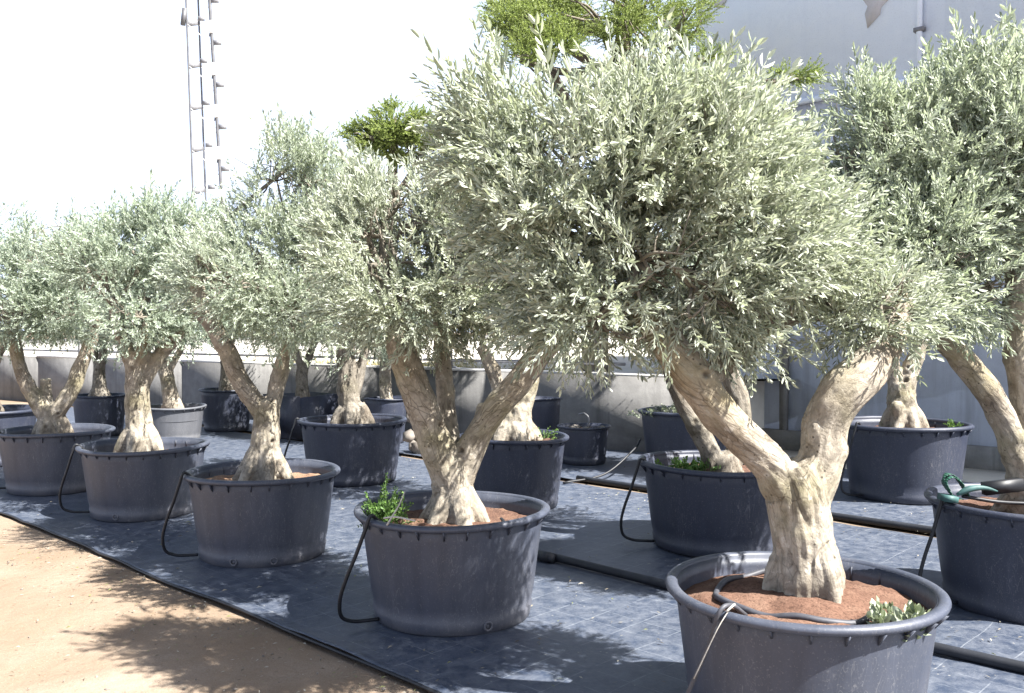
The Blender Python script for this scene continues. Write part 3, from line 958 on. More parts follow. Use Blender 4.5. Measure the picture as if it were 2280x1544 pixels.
for i in range(3):
    lm = MB()
    zs = np.linspace(0, MH, 8)
    lm.tube([(*leg_xy(i, z), z) for z in zs], 0.045 if i < 2 else 0.075, 8)
    lg = lm.build('leg', M['mast_dark'], root, smooth=True)
    if i == 2:
        for k in range(11):
            z = 0.8 + k * 1.86
            cmb = MB()
            cmb.tube([(*leg_xy(2, z), z), (*leg_xy(2, z + 0.55), z + 0.55)], 0.098, 10)
            cmb.build('white_band', M['mast_white'], lg)
for k in range(11):
    z = 1.2 + k * 1.86
    rm = MB()
    p, q = leg_xy(0, z), leg_xy(1, z + 0.22)
    d = Vector((q[0] - p[0], q[1] - p[1], 0.22))
    dx_ = d.normalized()
    dz_ = (Vector((0, 0, 1)) - dx_ * dx_.z).normalized()
    rot = Matrix((dx_, dz_.cross(dx_), dz_)).transposed()
    rm.box(((p[0] + q[0]) / 2, (p[1] + q[1]) / 2, z + 0.11), (d.length, 0.04, 0.26), rot)
    rm.build('rung', M['steel'], root)
    for s, dz in ((1, 1.05), (-1, 0.25)):
        c = leg_xy(2, z + dz)
        bm_ = MB()
        if s > 0:
            bm_.box((c[0] + 0.24, c[1] - 0.02, z + dz), (0.34, 0.05, 0.22))
        else:
            bm_.box((c[0] - 0.42, c[1] - 0.02, z + dz), (0.30, 0.05, 0.20))
        bm_.build('bracket', M['steel'], root)
    # slim pale diagonals and spreaders
    a_, b_ = leg_xy(1, z), leg_xy(2, z + 0.93)
    dm = MB()
    dm.tube([(*a_, z), (*b_, z + 0.93)], 0.016, 6)
    dm.build('diagonal', M['mast_white'], root)
    a_, b_ = leg_xy(2, z + 0.93), leg_xy(0, z + 1.86)
    dm = MB()
    dm.tube([(*a_, z + 0.93), (*b_, z + 1.86)], 0.016, 6)
    dm.build('diagonal', M['mast_white'], root)
    dm = MB()
    s_, e_ = leg_xy(2, z), leg_xy(2, z - 0.55)
    dm.tube([(s_[0], s_[1] - 0.03, z), (e_[0] - 0.10, e_[1] - 0.03, z - 0.55)], 0.025, 6)
    dm.build('strut', M['mast_dark'], root)
cl = MB()
c = leg_xy(0, 14.9)
cl.box((c[0] - 0.1, c[1] - 0.05, 14.5), (0.18, 0.14, 0.75), Matrix.Rotation(0.12, 3, 'Y'))
cl.build('antenna', M['mast_dark'], root)

# ------------------------------------------------------------------ pots
NAMES = {}


def pot(key, label, group, mat='pot', soil='soil_dark', seg=72, ribs=0, drains=(), mound=0.0, fill=0.10, square=False):
    x, y, R, h = POTS[key]
    rn = random.Random(sum(map(ord, key)) * 7)
    root = empty('plant_pot', (x, y, 0.012), label, 'plant pot', group)
    ov, ph, wob = rn.uniform(0.004, 0.012), rn.uniform(0, 6.28), rn.uniform(0.002, 0.008)
    rb, rt = 0.80 * R, 0.945 * R
    lip = 0.031 * R / 0.54
    # body: outer wall up, inner wall down
    prof = [(0.0, 0.0), (rb - 0.02, 0.0), (rb, 0.012), (rb + 0.012, 0.075), (rb + 0.005, 0.085)]
    for t in (0.25, 0.4, 0.55, 0.7, 0.85, 0.97):
        prof.append((rb + (rt - rb) * t, h * t))
    prof += [(rt - 0.012, h * 0.985), (rt - 0.016, h * 0.9), (rb + (rt - rb) * 0.6, h * 0.6), (0.0, h * 0.55)]
    v, q = lathe(prof, seg, ov, ph, wob)
    me = mesh_np('body', v, q, smooth=True)
    body = obj('body', me, M[mat], root)
    # rim: rolled lip with a turned-down skirt
    pr = []
    cx_, cz_ = rt + 0.012, h - lip * 0.55
    for k in range(11):
        a_ = math.radians(200 - k * 28)
        pr.append((cx_ + lip * 0.78 * math.cos(a_), cz_ + lip * 0.62 * math.sin(a_)))
    pr.append(pr[0])
    v, q = lathe(pr, seg, ov, ph, wob)
    rim = obj('rim', mesh_np('rim', v, q, smooth=True), M[mat], root)
    if ribs:
        rm = MB()
        d = 0.034
        rm.add([(rt - 0.012, -.004, h - lip * 1.0), (rt + d * .9, -.004, h - lip * 1.0), (rt - 0.016, -.004, h - lip - 0.055),
                (rt - 0.012, .004, h - lip * 1.0), (rt + d * .9, .004, h - lip * 1.0), (rt - 0.016, .004, h - lip - 0.055)],
               [(0, 1, 4, 3), (1, 2, 5, 4), (2, 0, 3, 5)], [(0, 2, 1), (3, 4, 5)])
        rme = rm.mesh('rib')
        for k in range(ribs):
            obj('rib', rme, M[mat], root, rot=(0, 0, (k + 0.37 + rn.uniform(-.08, .08)) * 2 * math.pi / ribs))
    for a_ in drains:
        dm = MB()
        ring = [(0.022 * math.cos(t), 0, 0.022 * math.sin(t)) for t in np.linspace(0, 2 * math.pi, 13)]
        dm.tube(ring, 0.007, 6, False)
        dm.box((0, 0.012, 0), (0.022, 0.02, 0.022))
        r_ = rb + 0.010
        obj('drain_eye', dm.mesh('drain_eye', True), M[mat], root, loc=(r_ * math.sin(a_), -r_ * math.cos(a_), 0.05), rot=(0, 0, a_))
    # soil
    rs = rt - 0.022
    nr, ns = 22, 80
    rr = np.linspace(0, 1, nr) ** 0.8 * rs
    aa = np.arange(ns) * 2 * math.pi / ns
    Rg, Ag = np.meshgrid(rr, aa, indexing='ij')
    P = np.stack([Rg.ravel() * np.cos(Ag.ravel()), Rg.ravel() * np.sin(Ag.ravel()), 0 * Rg.ravel()], -1)
    sd = sum(map(ord, key))
    P[:, 2] = h - fill * (R / .54) + 0.022 * fbm(P * 6 + sd, sd, 4) + 0.010 * fbm(P * 28 + sd, sd + 5, 2)
    P[:, 2] += mound * np.exp(-((P[:, 0] + 0.06) ** 2 + (P[:, 1] + 0.05) ** 2) / (2 * 0.24 ** 2))
    P[:, 2] -= 0.02 * np.clip((Rg.ravel() / rs - 0.85) / 0.15, 0, 1)
    i = np.arange(nr - 1)[:, None] * ns
    k = np.arange(ns)[None, :]
    k2 = (k + 1) % ns
    q = np.stack([i + k, i + ns + k, i + ns + k2, i + k2], -1).reshape(-1, 4)
    obj('soil', mesh_np('soil', P, q, smooth=True), M[soil], root)
    return root


G_POT = 'black nursery pots of the olive trees'
pot('A', 'largest black nursery pot nearest the camera with red sandy soil', G_POT, 'pot', 'soil_red', 112, 26, (), 0.055, 0.075)
pot('B', 'scuffed dark grey pot with a green weed at its left rim', G_POT, 'pot', 'soil_dark', 96, 26, (0.5,), 0.02, 0.09)
pot('C', 'dark grey pot with two drain eyes and tan soil, third along the front row', G_POT, 'pot', 'soil_tan', 96, 24, (-0.18, 0.42), 0.02, 0.09)
pot('D', 'dusty grey pot of the thick straight trunk, fourth along the front row', G_POT, 'pot', 'soil_dark', 80, 24, (-0.15,), 0.0, 0.11)
pot('E', 'weathered pot under the three-armed pale tree, at the left end of the front row', G_POT, 'pot', 'soil_dark', 80, 22, (), 0.0, 0.10)
pot('U', 'black pot cut by the left picture edge behind the front row', G_POT, 'pot_dark', 'soil_dark', 56)
pot('F', 'black pot with a sunlit right side under the rough dark trunk', G_POT, 'pot_dark', 'soil_dark', 80, 22, (), 0.0, 0.10)
pot('G', 'dapple-lit black pot half hidden behind the forked middle tree', G_POT, 'pot_dark', 'soil_dark', 80, 22, (), 0.03, 0.07)
pot('H', 'dark shaded pot with green weeds behind the leaning limb of the nearest tree', G_POT, 'pot_dark', 'soil_dark', 88, 24, (), 0.0, 0.09)
pot('I', 'dark pot cut by the right picture edge with green plastic on its rim', G_POT, 'pot_dark', 'soil_dark', 88, 24, (), 0.0, 0.08)
pot('J', 'black pot half in sun in front of the pale building', G_POT, 'pot_dark', 'soil_red', 88, 24, (), 0.05, 0.08)
pot('K', 'dark pot of low weeds against the concrete wall behind the nearest tree', G_POT, 'pot_dark', 'soil_dark', 64)
pot('L', 'small low black tub with stones on its edge in front of the concrete wall', G_POT, 'pot_dark', 'soil_dark', 56)
pot('M', 'narrow tall black pot against the wall behind the dapple-lit pot', G_POT, 'pot_dark', 'soil_dark', 48)
pot('N', 'small black pot at the wall left of the forked middle tree', G_POT, 'pot_dark', 'soil_dark', 48)
pot('P', 'black pot at the wall seen left of the slim forked trunk', G_POT, 'pot_dark', 'soil_dark', 56)
pot('Q', 'pale grey sunlit pot behind the thick straight trunk', G_POT, 'pot_grey', 'soil_tan', 72, 20)
pot('R', 'black pot in shade between the two leftmost trees', G_POT, 'pot_dark', 'soil_dark', 56)

# square black planter tub at the wall
x, y, R, h = POTS['O']
root = empty('square_planter', (x, y, 0.012), 'square black planter tub standing at the concrete wall', 'planter')
root.rotation_euler = (0, 0, -0.62)
for s in range(4):
    m = MB()
    m.add([(-.36, -.36, 0), (.36, -.36, 0), (.41, -.41, h), (-.41, -.41, h - 0.02), (-.34, -.34, 0), (.34, -.34, 0), (.39, -.39, h), (-.39, -.39, h - .02)],
          [(0, 1, 2, 3), (5, 4, 7, 6), (3, 2, 6, 7), (1, 0, 4, 5), (0, 3, 7, 4), (2, 1, 5, 6)])
    m.build('side', M['pot_dark'], root, rot=(0, 0, s * math.pi / 2))
m = MB()
m.box((0, 0, h - 0.12), (0.74, 0.74, 0.05))
m.build('soil', M['soil_dark'], root)

# ------------------------------------------------------------------ olive trees
def remesh(me, voxel, smooth_it=4):
    o = bpy.data.objects.new('tmp', me)
    COL.objects.link(o)
    md = o.modifiers.new('r', 'REMESH')
    md.mode = 'VOXEL'
    md.voxel_size = voxel
    ms = o.modifiers.new('s', 'SMOOTH')
    ms.iterations = smooth_it
    ms.factor = 0.5
    dg = bpy.context.evaluated_depsgraph_get()
    out = bpy.data.meshes.new_from_object(o.evaluated_get(dg))
    bpy.data.objects.remove(o)
    return out


def make_trunk(limbs, voxel, seed, rough=1.0, roots=5, root_len=0.18):
    rn = np.random.default_rng(seed)
    vs, qs, ts, n = [], [], [], 0
    skel = []
    base = limbs[0][0]
    lb = [list(l) for l in limbs]
    for j in range(roots):
        a_ = 2 * math.pi * (j + rn.uniform(-.3, .3)) / roots
        r0 = base[3]
        zb = limbs[0][1][2]
        z1 = limbs[0][0][2]
        k = rn.uniform(0.6, 1.15)
        lb.append([(base[0] + r0 * .35 * math.cos(a_), base[1] + r0 * .35 * math.sin(a_), zb + 0.10, r0 * .50),
                   (base[0] + r0 * .75 * math.cos(a_), base[1] + r0 * .75 * math.sin(a_), zb + 0.02, r0 * .40),
                   (base[0] + (r0 + root_len * .35 * k) * math.cos(a_), base[1] + (r0 + root_len * .35 * k) * math.sin(a_), z1 + 0.035, r0 * .25),
                   (base[0] + (r0 + root_len * k) * math.cos(a_), base[1] + (r0 + root_len * k) * math.sin(a_), z1 - 0.02, r0 * .10)])
    for l in lb:
        S = spline(l, 5)
        S[:, 3] = np.clip(S[:, 3], 0.008, 1)
        wob = 1 + 0.05 * fbm(S[:, :3] * 5 + seed, seed, 2)
        v, q, t = tube_arrays(S[:, :3], S[:, 3] * wob, 14)
        vs.append(v)
        qs.append(q + n)
        ts.append(t + n)
        n += len(v)
        T = np.gradient(S[:, :3], axis=0)
        T /= np.linalg.norm(T, axis=1)[:, None] + 1e-9
        skel.append(np.hstack([S, T]))
    me = remesh(mesh_np('t', np.vstack(vs), np.vstack(qs), np.vstack(ts)), voxel, 5)
    sk = np.vstack(skel)
    N = len(me.vertices)
    co = np.zeros(N * 3, np.float32)
    me.vertices.foreach_get('co', co)
    co = co.reshape(-1, 3).astype(float)
    no = np.zeros(N * 3, np.float32)
    me.vertices.foreach_get('normal', no)
    no = no.reshape(-1, 3)
    near = np.zeros(N, int)
    for s in range(0, N, 4000):
        d = np.linalg.norm(co[s:s + 4000, None, :] - sk[None, :, :3], axis=2) / (sk[None, :, 3] + 0.02)
        near[s:s + 4000] = d.argmin(1)
    T = sk[near][:, 4:7]
    rr = sk[near][:, 3]
    rel = co - sk[near][:, :3]
    al = (rel * T).sum(1)
    rad_ = rel - T * al[:, None]
    arc = np.concatenate([np.concatenate([[0], np.cumsum(np.linalg.norm(np.diff(q_[:, :3], axis=0), axis=1))]) + 3.7 * j_ for j_, q_ in enumerate(skel)])
    grain = rad_ + np.array([0.0, 0.0, 0.22]) * (arc[near] + al)[:, None]
    rs = np.clip(rr / 0.1, 0.25, 1.3)
    hgt = np.clip((co[:, 2] - limbs[0][0][2]) / 0.5, 0, 1)
    amp = rough * (1.15 - 0.45 * hgt)
    ridge = 1 - np.abs(fbm(grain * 11 + seed, seed + 1, 3)) * 2
    disp = rs * (0.009 * amp * (ridge - 0.5) + 0.014 * fbm(co * 6.5 + seed, seed + 2, 2) + 0.006 * amp * fbm(grain * 34, seed + 3, 2))
    disp -= rs * 0.008 * amp * np.clip(1 - 5 * np.abs(fbm(grain * 19 + seed, seed + 12, 2)), 0, 1)
    lump = np.clip(vnoise(co * 8.0 + seed * 3, seed + 7) - 0.45, 0, 1)
    disp += rs * 0.03 * lump - 0.006 * rs
    hollow = np.zeros(N)
    kn = np.random.default_rng(seed + 5)
    for k_ in range(9):
        c_ = co[kn.integers(0, N)]
        d_ = np.linalg.norm(co - c_, axis=1)
        w_ = kn.uniform(0.03, 0.055)
        disp += rs * (0.022 * np.exp(-(d_ / w_) ** 2) - 0.034 * np.exp(-(d_ / (w_ * 0.42)) ** 2))
        hollow = np.maximum(hollow, np.exp(-(d_ / (w_ * 0.40)) ** 4))
    at_ = me.attributes.new('hollow', 'FLOAT', 'POINT')
    at_.data.foreach_set('value', hollow.astype(np.float32))
    co = co + no * disp[:, None]
    me.vertices.foreach_set('co', co.astype(np.float32).ravel())
    at_ = me.attributes.new('grain', 'FLOAT_VECTOR', 'POINT')
    at_.data.foreach_set('vector', grain.astype(np.float32).ravel())
    me.polygons.foreach_set('use_smooth', np.ones(len(me.polygons), dtype=bool))
    me.update()
    return me


def sprigs(seed, nvar, leaf_len, leaf_w, nodes, length, simple=False):
    """a few template shoots: thin stem with pairs of narrow leaves"""
    rn = np.random.default_rng(seed)
    out = []
    for s in range(nvar):
        bend = rn.uniform(-0.95, 0.95, 2)
        tt = np.linspace(0, 1, 5)
        stem = np.stack([bend[0] * length * tt ** 2 * .5, bend[1] * length * tt ** 2 * .5, tt * length], -1)
        v, q, _ = tube_arrays(stem, np.linspace(0.0022, 0.0010, 5), 3, False)
        Vs, Qs, tone, fresh = [v], [q], [np.full(len(v), 0.75)], [np.zeros(len(v))]
        n = len(v)
        for k in range(nodes):
            t = 0.10 + 0.90 * (k + rn.uniform(-.2, .2)) / (nodes - 1)
            t = min(max(t, 0.03), 1.0)
            p = np.array([bend[0] * length * t * t * .5, bend[1] * length * t * t * .5, t * length])
            ax = np.array([bend[0] * t, bend[1] * t, 1.0])
            ax /= np.linalg.norm(ax)
            roll = k * 1.571 + rn.uniform(-.5, .5)
            for side in (0, math.pi):
                if rn.random() < 0.06:
                    continue
                a_ = roll + side + rn.uniform(-.35, .35)
                rad = np.array([math.cos(a_), math.sin(a_), 0])
                rad -= ax * rad.dot(ax)
                rad /= np.linalg.norm(rad)
                el_ = rn.uniform(0.45, 1.1) * (1.0 - 0.45 * t)
                d = ax * math.cos(el_) + rad * math.sin(el_)
                sd = np.cross(ax, rad)
                tw = rn.uniform(-.7, .7)
                nr = np.cross(d, sd)
                sd2 = sd * math.cos(tw) + nr * math.sin(tw)
                nr = np.cross(sd2, d)
                L = leaf_len * rn.uniform(.7, 1.25) * (1 - 0.35 * t ** 3)
                w = leaf_w * rn.uniform(.8, 1.2)
                cv = rn.uniform(-.12, .22) * L
                fold = 0.25 * w
                if simple:
                    lv = np.array([p, p + d * L * .45 + sd2 * w * .5 + nr * cv * .4, p + d * L - nr * cv * .3, p + d * L * .45 - sd2 * w * .5 + nr * cv * .4])
                    lq = np.array([[0, 1, 2, 3]])
                else:
                    lv = np.array([p, p + d * L * .32 + sd2 * w * .45 + nr * (cv * .4 + fold), p + d * L * .70 + sd2 * w * .42 + nr * (cv * .5 + fold),
                                   p + d * L, p + d * L * .70 - sd2 * w * .42 + nr * (cv * .5 + fold), p + d * L * .32 - sd2 * w * .45 + nr * (cv * .4 + fold)])
                    lq = np.array([[0, 1, 2, 3], [0, 3, 4, 5]])
                Vs.append(lv)
                Qs.append(lq + n)
                n += len(lv)
                tone.append(np.full(len(lv), rn.normal(0, 0.25)))
                fresh.append(np.full(len(lv), max(0, t - 0.55) * 0.6))
        out.append((np.vstack(Vs), np.vstack(Qs), np.concatenate(tone), np.concatenate(fresh)))
    return out


def frames(D, rn):
    """rotation matrices whose z axis is D with a random roll"""
    D = D / (np.linalg.norm(D, axis=1)[:, None] + 1e-9)
    r = rn.normal(size=D.shape)
    X = r - D * (r * D).sum(1)[:, None]
    X /= np.linalg.norm(X, axis=1)[:, None] + 1e-9
    Y = np.cross(D, X)
    return np.stack([X, Y, D], -1)


def scatter(name, templ, P, D, S, tone, fresh, rn):
    K = len(P)
    idx = rn.integers(0, len(templ), K)
    Rm = frames(D, rn)
    Vs, Qs, To, Fr, n = [], [], [], [], 0
    for t, (v, q, tn, fr) in enumerate(templ):
        k = np.where(idx == t)[0]
        if not len(k):
            continue
        W_ = np.einsum('kij,vj->kvi', Rm[k], v) * S[k][:, None, None] + P[k][:, None, :]
        Vs.append(W_.reshape(-1, 3))
        Qs.append((q[None] + (n + np.arange(len(k)) * len(v))[:, None, None]).reshape(-1, 4))
        To.append(np.clip(tn[None] + tone[k][:, None], 0, 1).ravel())
        Fr.append(np.clip(fr[None] * fresh[k][:, None], 0, 1).ravel())
        n += len(k) * len(v)
    return mesh_np(name, np.vstack(Vs), np.vstack(Qs), attrs={'tone': np.concatenate(To), 'fresh': np.concatenate(Fr)})


def crown_points(lobes, n, seed, freq=4.0, inner=0.30, up=0.45, gap=-0.25, inset=0.0):
    rn = np.random.default_rng(seed)
    L = np.array(lobes)
    L[:, 3:6] -= np.minimum(inset, L[:, 3:6] * 0.22)
    area = (L[:, 3] * L[:, 5]) ** 0.9 + L[:, 3] * L[:, 4]
    pr = area / area.sum()
    cen = (L[:, :3] * pr[:, None]).sum(0)
    P, D = [], []
    tot = 0
    while tot < n:
        m = n * 2
        li = rn.choice(len(L), m, p=pr)
        d = rn.normal(size=(m, 3))
        d /= np.linalg.norm(d, axis=1)[:, None]
        rad = 1 - inner * np.abs(rn.normal(size=m)) ** 1.2 + 0.05 * rn.normal(size=m)
        rad = np.clip(rad, 0.15, 1.18)
        c = L[li, :3]
        e = L[li, 3:6]
        wob = 1 + 0.34 * fbm(c * 3 + d * 2.2, seed + 3, 2)
        p = c + d * e * (rad * wob)[:, None]
        # drop those buried deep in another lobe, and thin by clump noise
        deep = np.zeros(m, bool)
        for l in L:
            deep |= (((p - l[:3]) / l[3:6]) ** 2).sum(1) < 0.34
        clump = fbm(p * freq + seed, seed + 9, 2)
        keep = (~deep | (rn.random(m) < 0.10)) & (clump > gap + 0.15 * rn.normal(size=m))
        p, d, c = p[keep], d[keep], c[keep]
        out = (p - cen)
        out /= np.linalg.norm(out, axis=1)[:, None] + 1e-9
        dd = 0.75 * d + 0.45 * out + np.array([0, 0, up]) + 0.42 * rn.normal(size=p.shape)
        P.append(p)
        D.append(dd)
        tot += len(p)
    P = np.vstack(P)[:n]
    D = np.vstack(D)[:n]
    return P, D, cen, rn


def tree_group(x):
    return 'olive trees in black pots'


SOIL_Z = {}


def olive(key, label, leafmat, barkmat, voxel, seed, rough=1.0, roots=5, root_len=0.18, nvar=10, nodes=10, simple=False, shoots=40, length=0.19, bark_parts=True):
    t = TREES[key]
    x, y = t['at']
    root = empty('olive_tree', (x, y, 0.0), label, 'tree', 'olive trees growing in pots')
    tm = make_trunk(t['limbs'], voxel, seed, rough, roots, root_len)
    obj('trunk', tm, M[barkmat], root)
    for l in t['limbs'][1:]:
        if len(l) <= 3 and l[-1][3] > 0.03:
            p0, p1 = Vector(l[-2][:3]), Vector(l[-1][:3])
            d = (p1 - p0).normalized()
            r_ = l[-1][3] * 0.95
            v, q = lathe([(0, .004), (r_ * .55, .006), (r_ * .85, .001), (r_ * 1.0, -.012), (r_ * .8, -.03)], 20, .08, seed)
            sc_ = obj('cut_face', mesh_np('cut_face', v, q, smooth=True), M['cut'], root, loc=p1 + d * (l[-1][3] * 0.30))
            sc_.rotation_euler = d.to_track_quat('Z', 'Y').to_euler()
    # branches from the limb ends into each foliage mass
    rn = np.random.default_rng(seed + 50)
    ends = [np.array(l[-1]) for l in t['limbs'][1:] if l[-1][3] < 0.075 and l[-1][2] > 1.4] or [np.array(t['limbs'][0][-1])]
    bm_ = MB()
    for lo in t['lobes']:
        c = np.array(lo[:3])
        e = min(ends, key=lambda q: np.linalg.norm(q[:3] - c))
        mid = (e[:3] + c) / 2 + rn.normal(size=3) * 0.06
        r0 = min(0.022, e[3])
        S = spline(np.array([e[:3], mid, c]), 4)
        bm_.tube(S, np.linspace(r0, r0 * .5, len(S)), 6)
        for k in range(9):
            d = rn.normal(size=3) + np.array([0, 0, .35])
            d /= np.linalg.norm(d)
            tip = c + d * np.array(lo[3:6]) * rn.uniform(.45, .7)
            st = S[rn.integers(4, len(S))]
            S2 = spline(np.array([st, (st + tip) / 2 + rn.normal(size=3) * .05, tip]), 4)
            bm_.tube(S2, np.linspace(r0 * .42, 0.003, len(S2)), 5)
            for j in range(2):
                b0 = S2[rn.integers(3, len(S2) - 1)]
                tp = b0 + (d + rn.normal(size=3) * .6 + np.array([0, 0, .3])) * rn.uniform(.04, .10)
                bm_.tube(np.array([b0, (b0 + tp) / 2 + rn.normal(size=3) * .012, tp]), np.array([.004, .003, .002]), 4)
    br = bm_.build('branches', M['twig'], root, smooth=True)
    br['kind'] = 'stuff'
    tem = sprigs(seed + 1, nvar, t['leaf'][0], t['leaf'][1], nodes, length, simple)
    P, D, cen, rn = crown_points(t['lobes'], int(t['n'] * 0.80), seed + 2, 3.6, 0.32, 0.45, -0.05, 0.10)
    S = rn.uniform(0.72, 1.25, len(P))
    # longer upright shoots on top, some hanging sprays below
    top = np.argsort(-P[:, 2] + 0.25 * rn.random(len(P)))[:shoots * 6]
    pick = rn.choice(top, shoots, replace=False)
    P2 = P[pick]
    D2 = np.array([0, 0, 1.0]) + 0.28 * rn.normal(size=P2.shape)
    P = np.vstack([P, P2])
    D = np.vstack([D, D2])
    S = np.concatenate([S, rn.uniform(1.05, 1.85, shoots)])
    hue = fbm(P * 2.1 + seed, seed + 4, 2)
    tone = t['tone'][0] + t['tone'][1] * rn.normal(size=len(P)) + 0.12 * hue
    fresh = 0.95 * np.clip(0.45 + 1.6 * fbm(P * 2.6 + seed + 7, seed + 6, 2), 0, 1.5)
    me = scatter('crown', tem, P, D, S, tone, fresh, rn)
    obj('crown', me, M[leafmat], root)
    return root


olive('A', 'nearest olive tree with two thick leaning limbs and a wide silvery crown', 'leaf_grey', 'bark', 0.0075, 101, 1.0, 4, 0.03, 14, 11, False, 110, 0.20)
olive('B', 'olive tree with a V-shaped forked trunk in the weedy pot', 'leaf_grey', 'bark', 0.0085, 202, 0.9, 6, 0.16, 12, 11, False, 45, 0.19)
olive('C', 'slim pale olive tree forked in a Y, third along the front row', 'leaf_sage', 'bark', 0.009, 303, 0.9, 6, 0.20, 10, 10, True, 45, 0.19)
olive('D', 'olive tree with a thick straight grey trunk and dense green crown', 'leaf_mint', 'bark', 0.012, 404, 1.2, 5, 0.16, 10, 10, True, 40, 0.18)
olive('E', 'pale two-armed olive tree with a sawn stub, leftmost pot of the front row', 'leaf_mint', 'bark', 0.012, 505, 1.1, 4, 0.10, 10, 10, True, 40, 0.18)
olive('F', 'olive tree with a rough dark trunk in the pot with a sunlit right side', 'leaf_sage', 'bark_dark', 0.014, 606, 1.5, 5, 0.12, 8, 10, True, 15, 0.2)
olive('G', 'olive tree with a sunlit buttressed base behind the V-shaped trunk', 'leaf_sage', 'bark', 0.014, 707, 1.3, 6, 0.12, 8, 10, True, 15, 0.2)
olive('H', 'olive tree with two grey shaded limbs behind the nearest tree', 'leaf_sage', 'bark_dark', 0.014, 808, 1.3, 4, 0.10, 8, 10, True, 15, 0.2)
olive('I', 'tall bluish-green olive tree cut by the right picture edge', 'leaf_teal', 'bark', 0.012, 909, 1.0, 4, 0.10, 12, 11, False, 60, 0.20)
olive('J', 'olive tree with a short forked trunk in front of the pale building', 'leaf_teal', 'bark', 0.014, 111, 1.1, 5, 0.10, 8, 10, True, 15, 0.2)

# ---- background olives, sharing two crowns
def back_crown(seed, n, leafmat, nm):
    lob = [(0, 0, 2.15, .75, .7, .55), (-.5, .1, 1.95, .55, .5, .45), (.5, 0, 2.0, .55, .5, .45), (0, .1, 2.55, .55, .5, .4), (.1, -.2, 1.75, .5, .45, .3)]
    tem = sprigs(seed, 6, 0.055, 0.017, 8, 0.22, True)
    P, D, cen, rn = crown_points(lob, n, seed)
    S = rn.uniform(.8, 1.35, len(P))
    tone = 0.5 + 0.12 * rn.normal(size=len(P))
    me = scatter(nm, tem, P, D, S, tone, np.clip(rn.normal(.4, .4, len(P)), 0, 1), rn)
    me.materials.append(M[leafmat])
    return me


bc1 = back_crown(71, 1500, 'leaf_mint', 'background_crown')
bc2 = back_crown(72, 1500, 'leaf_sage', 'background_crown_wide')
tl1 = [[(0, 0, .45, .15), (0, 0, .6, .12), (.02, 0, .9, .10), (0.0, 0, 1.1, .09)], [(0, 0, 1.0, .07), (-.15, 0, 1.3, .065), (-.3, .05, 1.7, .05), (-.4, .05, 2.1, .03)], [(0, 0, 1.0, .07), (.12, .02, 1.3, .06), (.3, 0, 1.65, .05), (.4, 0, 2.1, .03)]]
tl2 = [[(0, 0, .45, .14), (0, 0, .6, .12), (-.05, 0, .95, .11), (-.12, 0, 1.3, .10), (-.15, 0, 1.7, .07), (-.1, 0, 2.2, .03)], [(-.08, 0, 1.1, .06), (.12, .05, 1.45, .05), (.25, .05, 1.9, .03)]]
tm1 = make_trunk(tl1, 0.018, 41, 1.3, 4, .1)
tm2 = make_trunk(tl2, 0.018, 42, 1.3, 4, .1)
tm1.materials.append(M['bark_dark'])
tm2.materials.append(M['bark'])
for key, lab, cr, tm, rz, sc in (
        ('U', 'olive tree whose crown is cut by the left picture edge', bc1, tm1, 0.4, 1.0),
        ('R', 'gnarled grey olive tree in shade between the two leftmost trees', bc1, tm1, 2.4, 0.98),
        ('Q', 'olive tree with a smooth sunlit trunk in the pale grey pot', bc1, tm2, 0.2, 1.0),
        ('P', 'olive tree with a leaning grey trunk behind the slim Y-forked tree', bc2, tm1, 1.2, 1.05),
        ('O', 'olive tree in the square planter at the wall', bc2, tm1, 4.0, 0.95),
        ('N', 'small olive tree at the wall left of the V-shaped trunk', bc2, tm2, 5.0, 0.85),
        ('K', 'olive tree in the weedy pot at the wall behind the nearest tree', bc2, tm1, 3.0, 0.9)):
    x, y, R, h = POTS[key]
    root = empty('olive_tree', (x, y, h - 0.62), lab, 'tree', 'olive trees growing in pots')
    root.rotation_euler = (0, 0, rz)
    root.scale = (sc, sc, sc)
    obj('trunk', tm, None, root)
    obj('crown', cr, None, root)

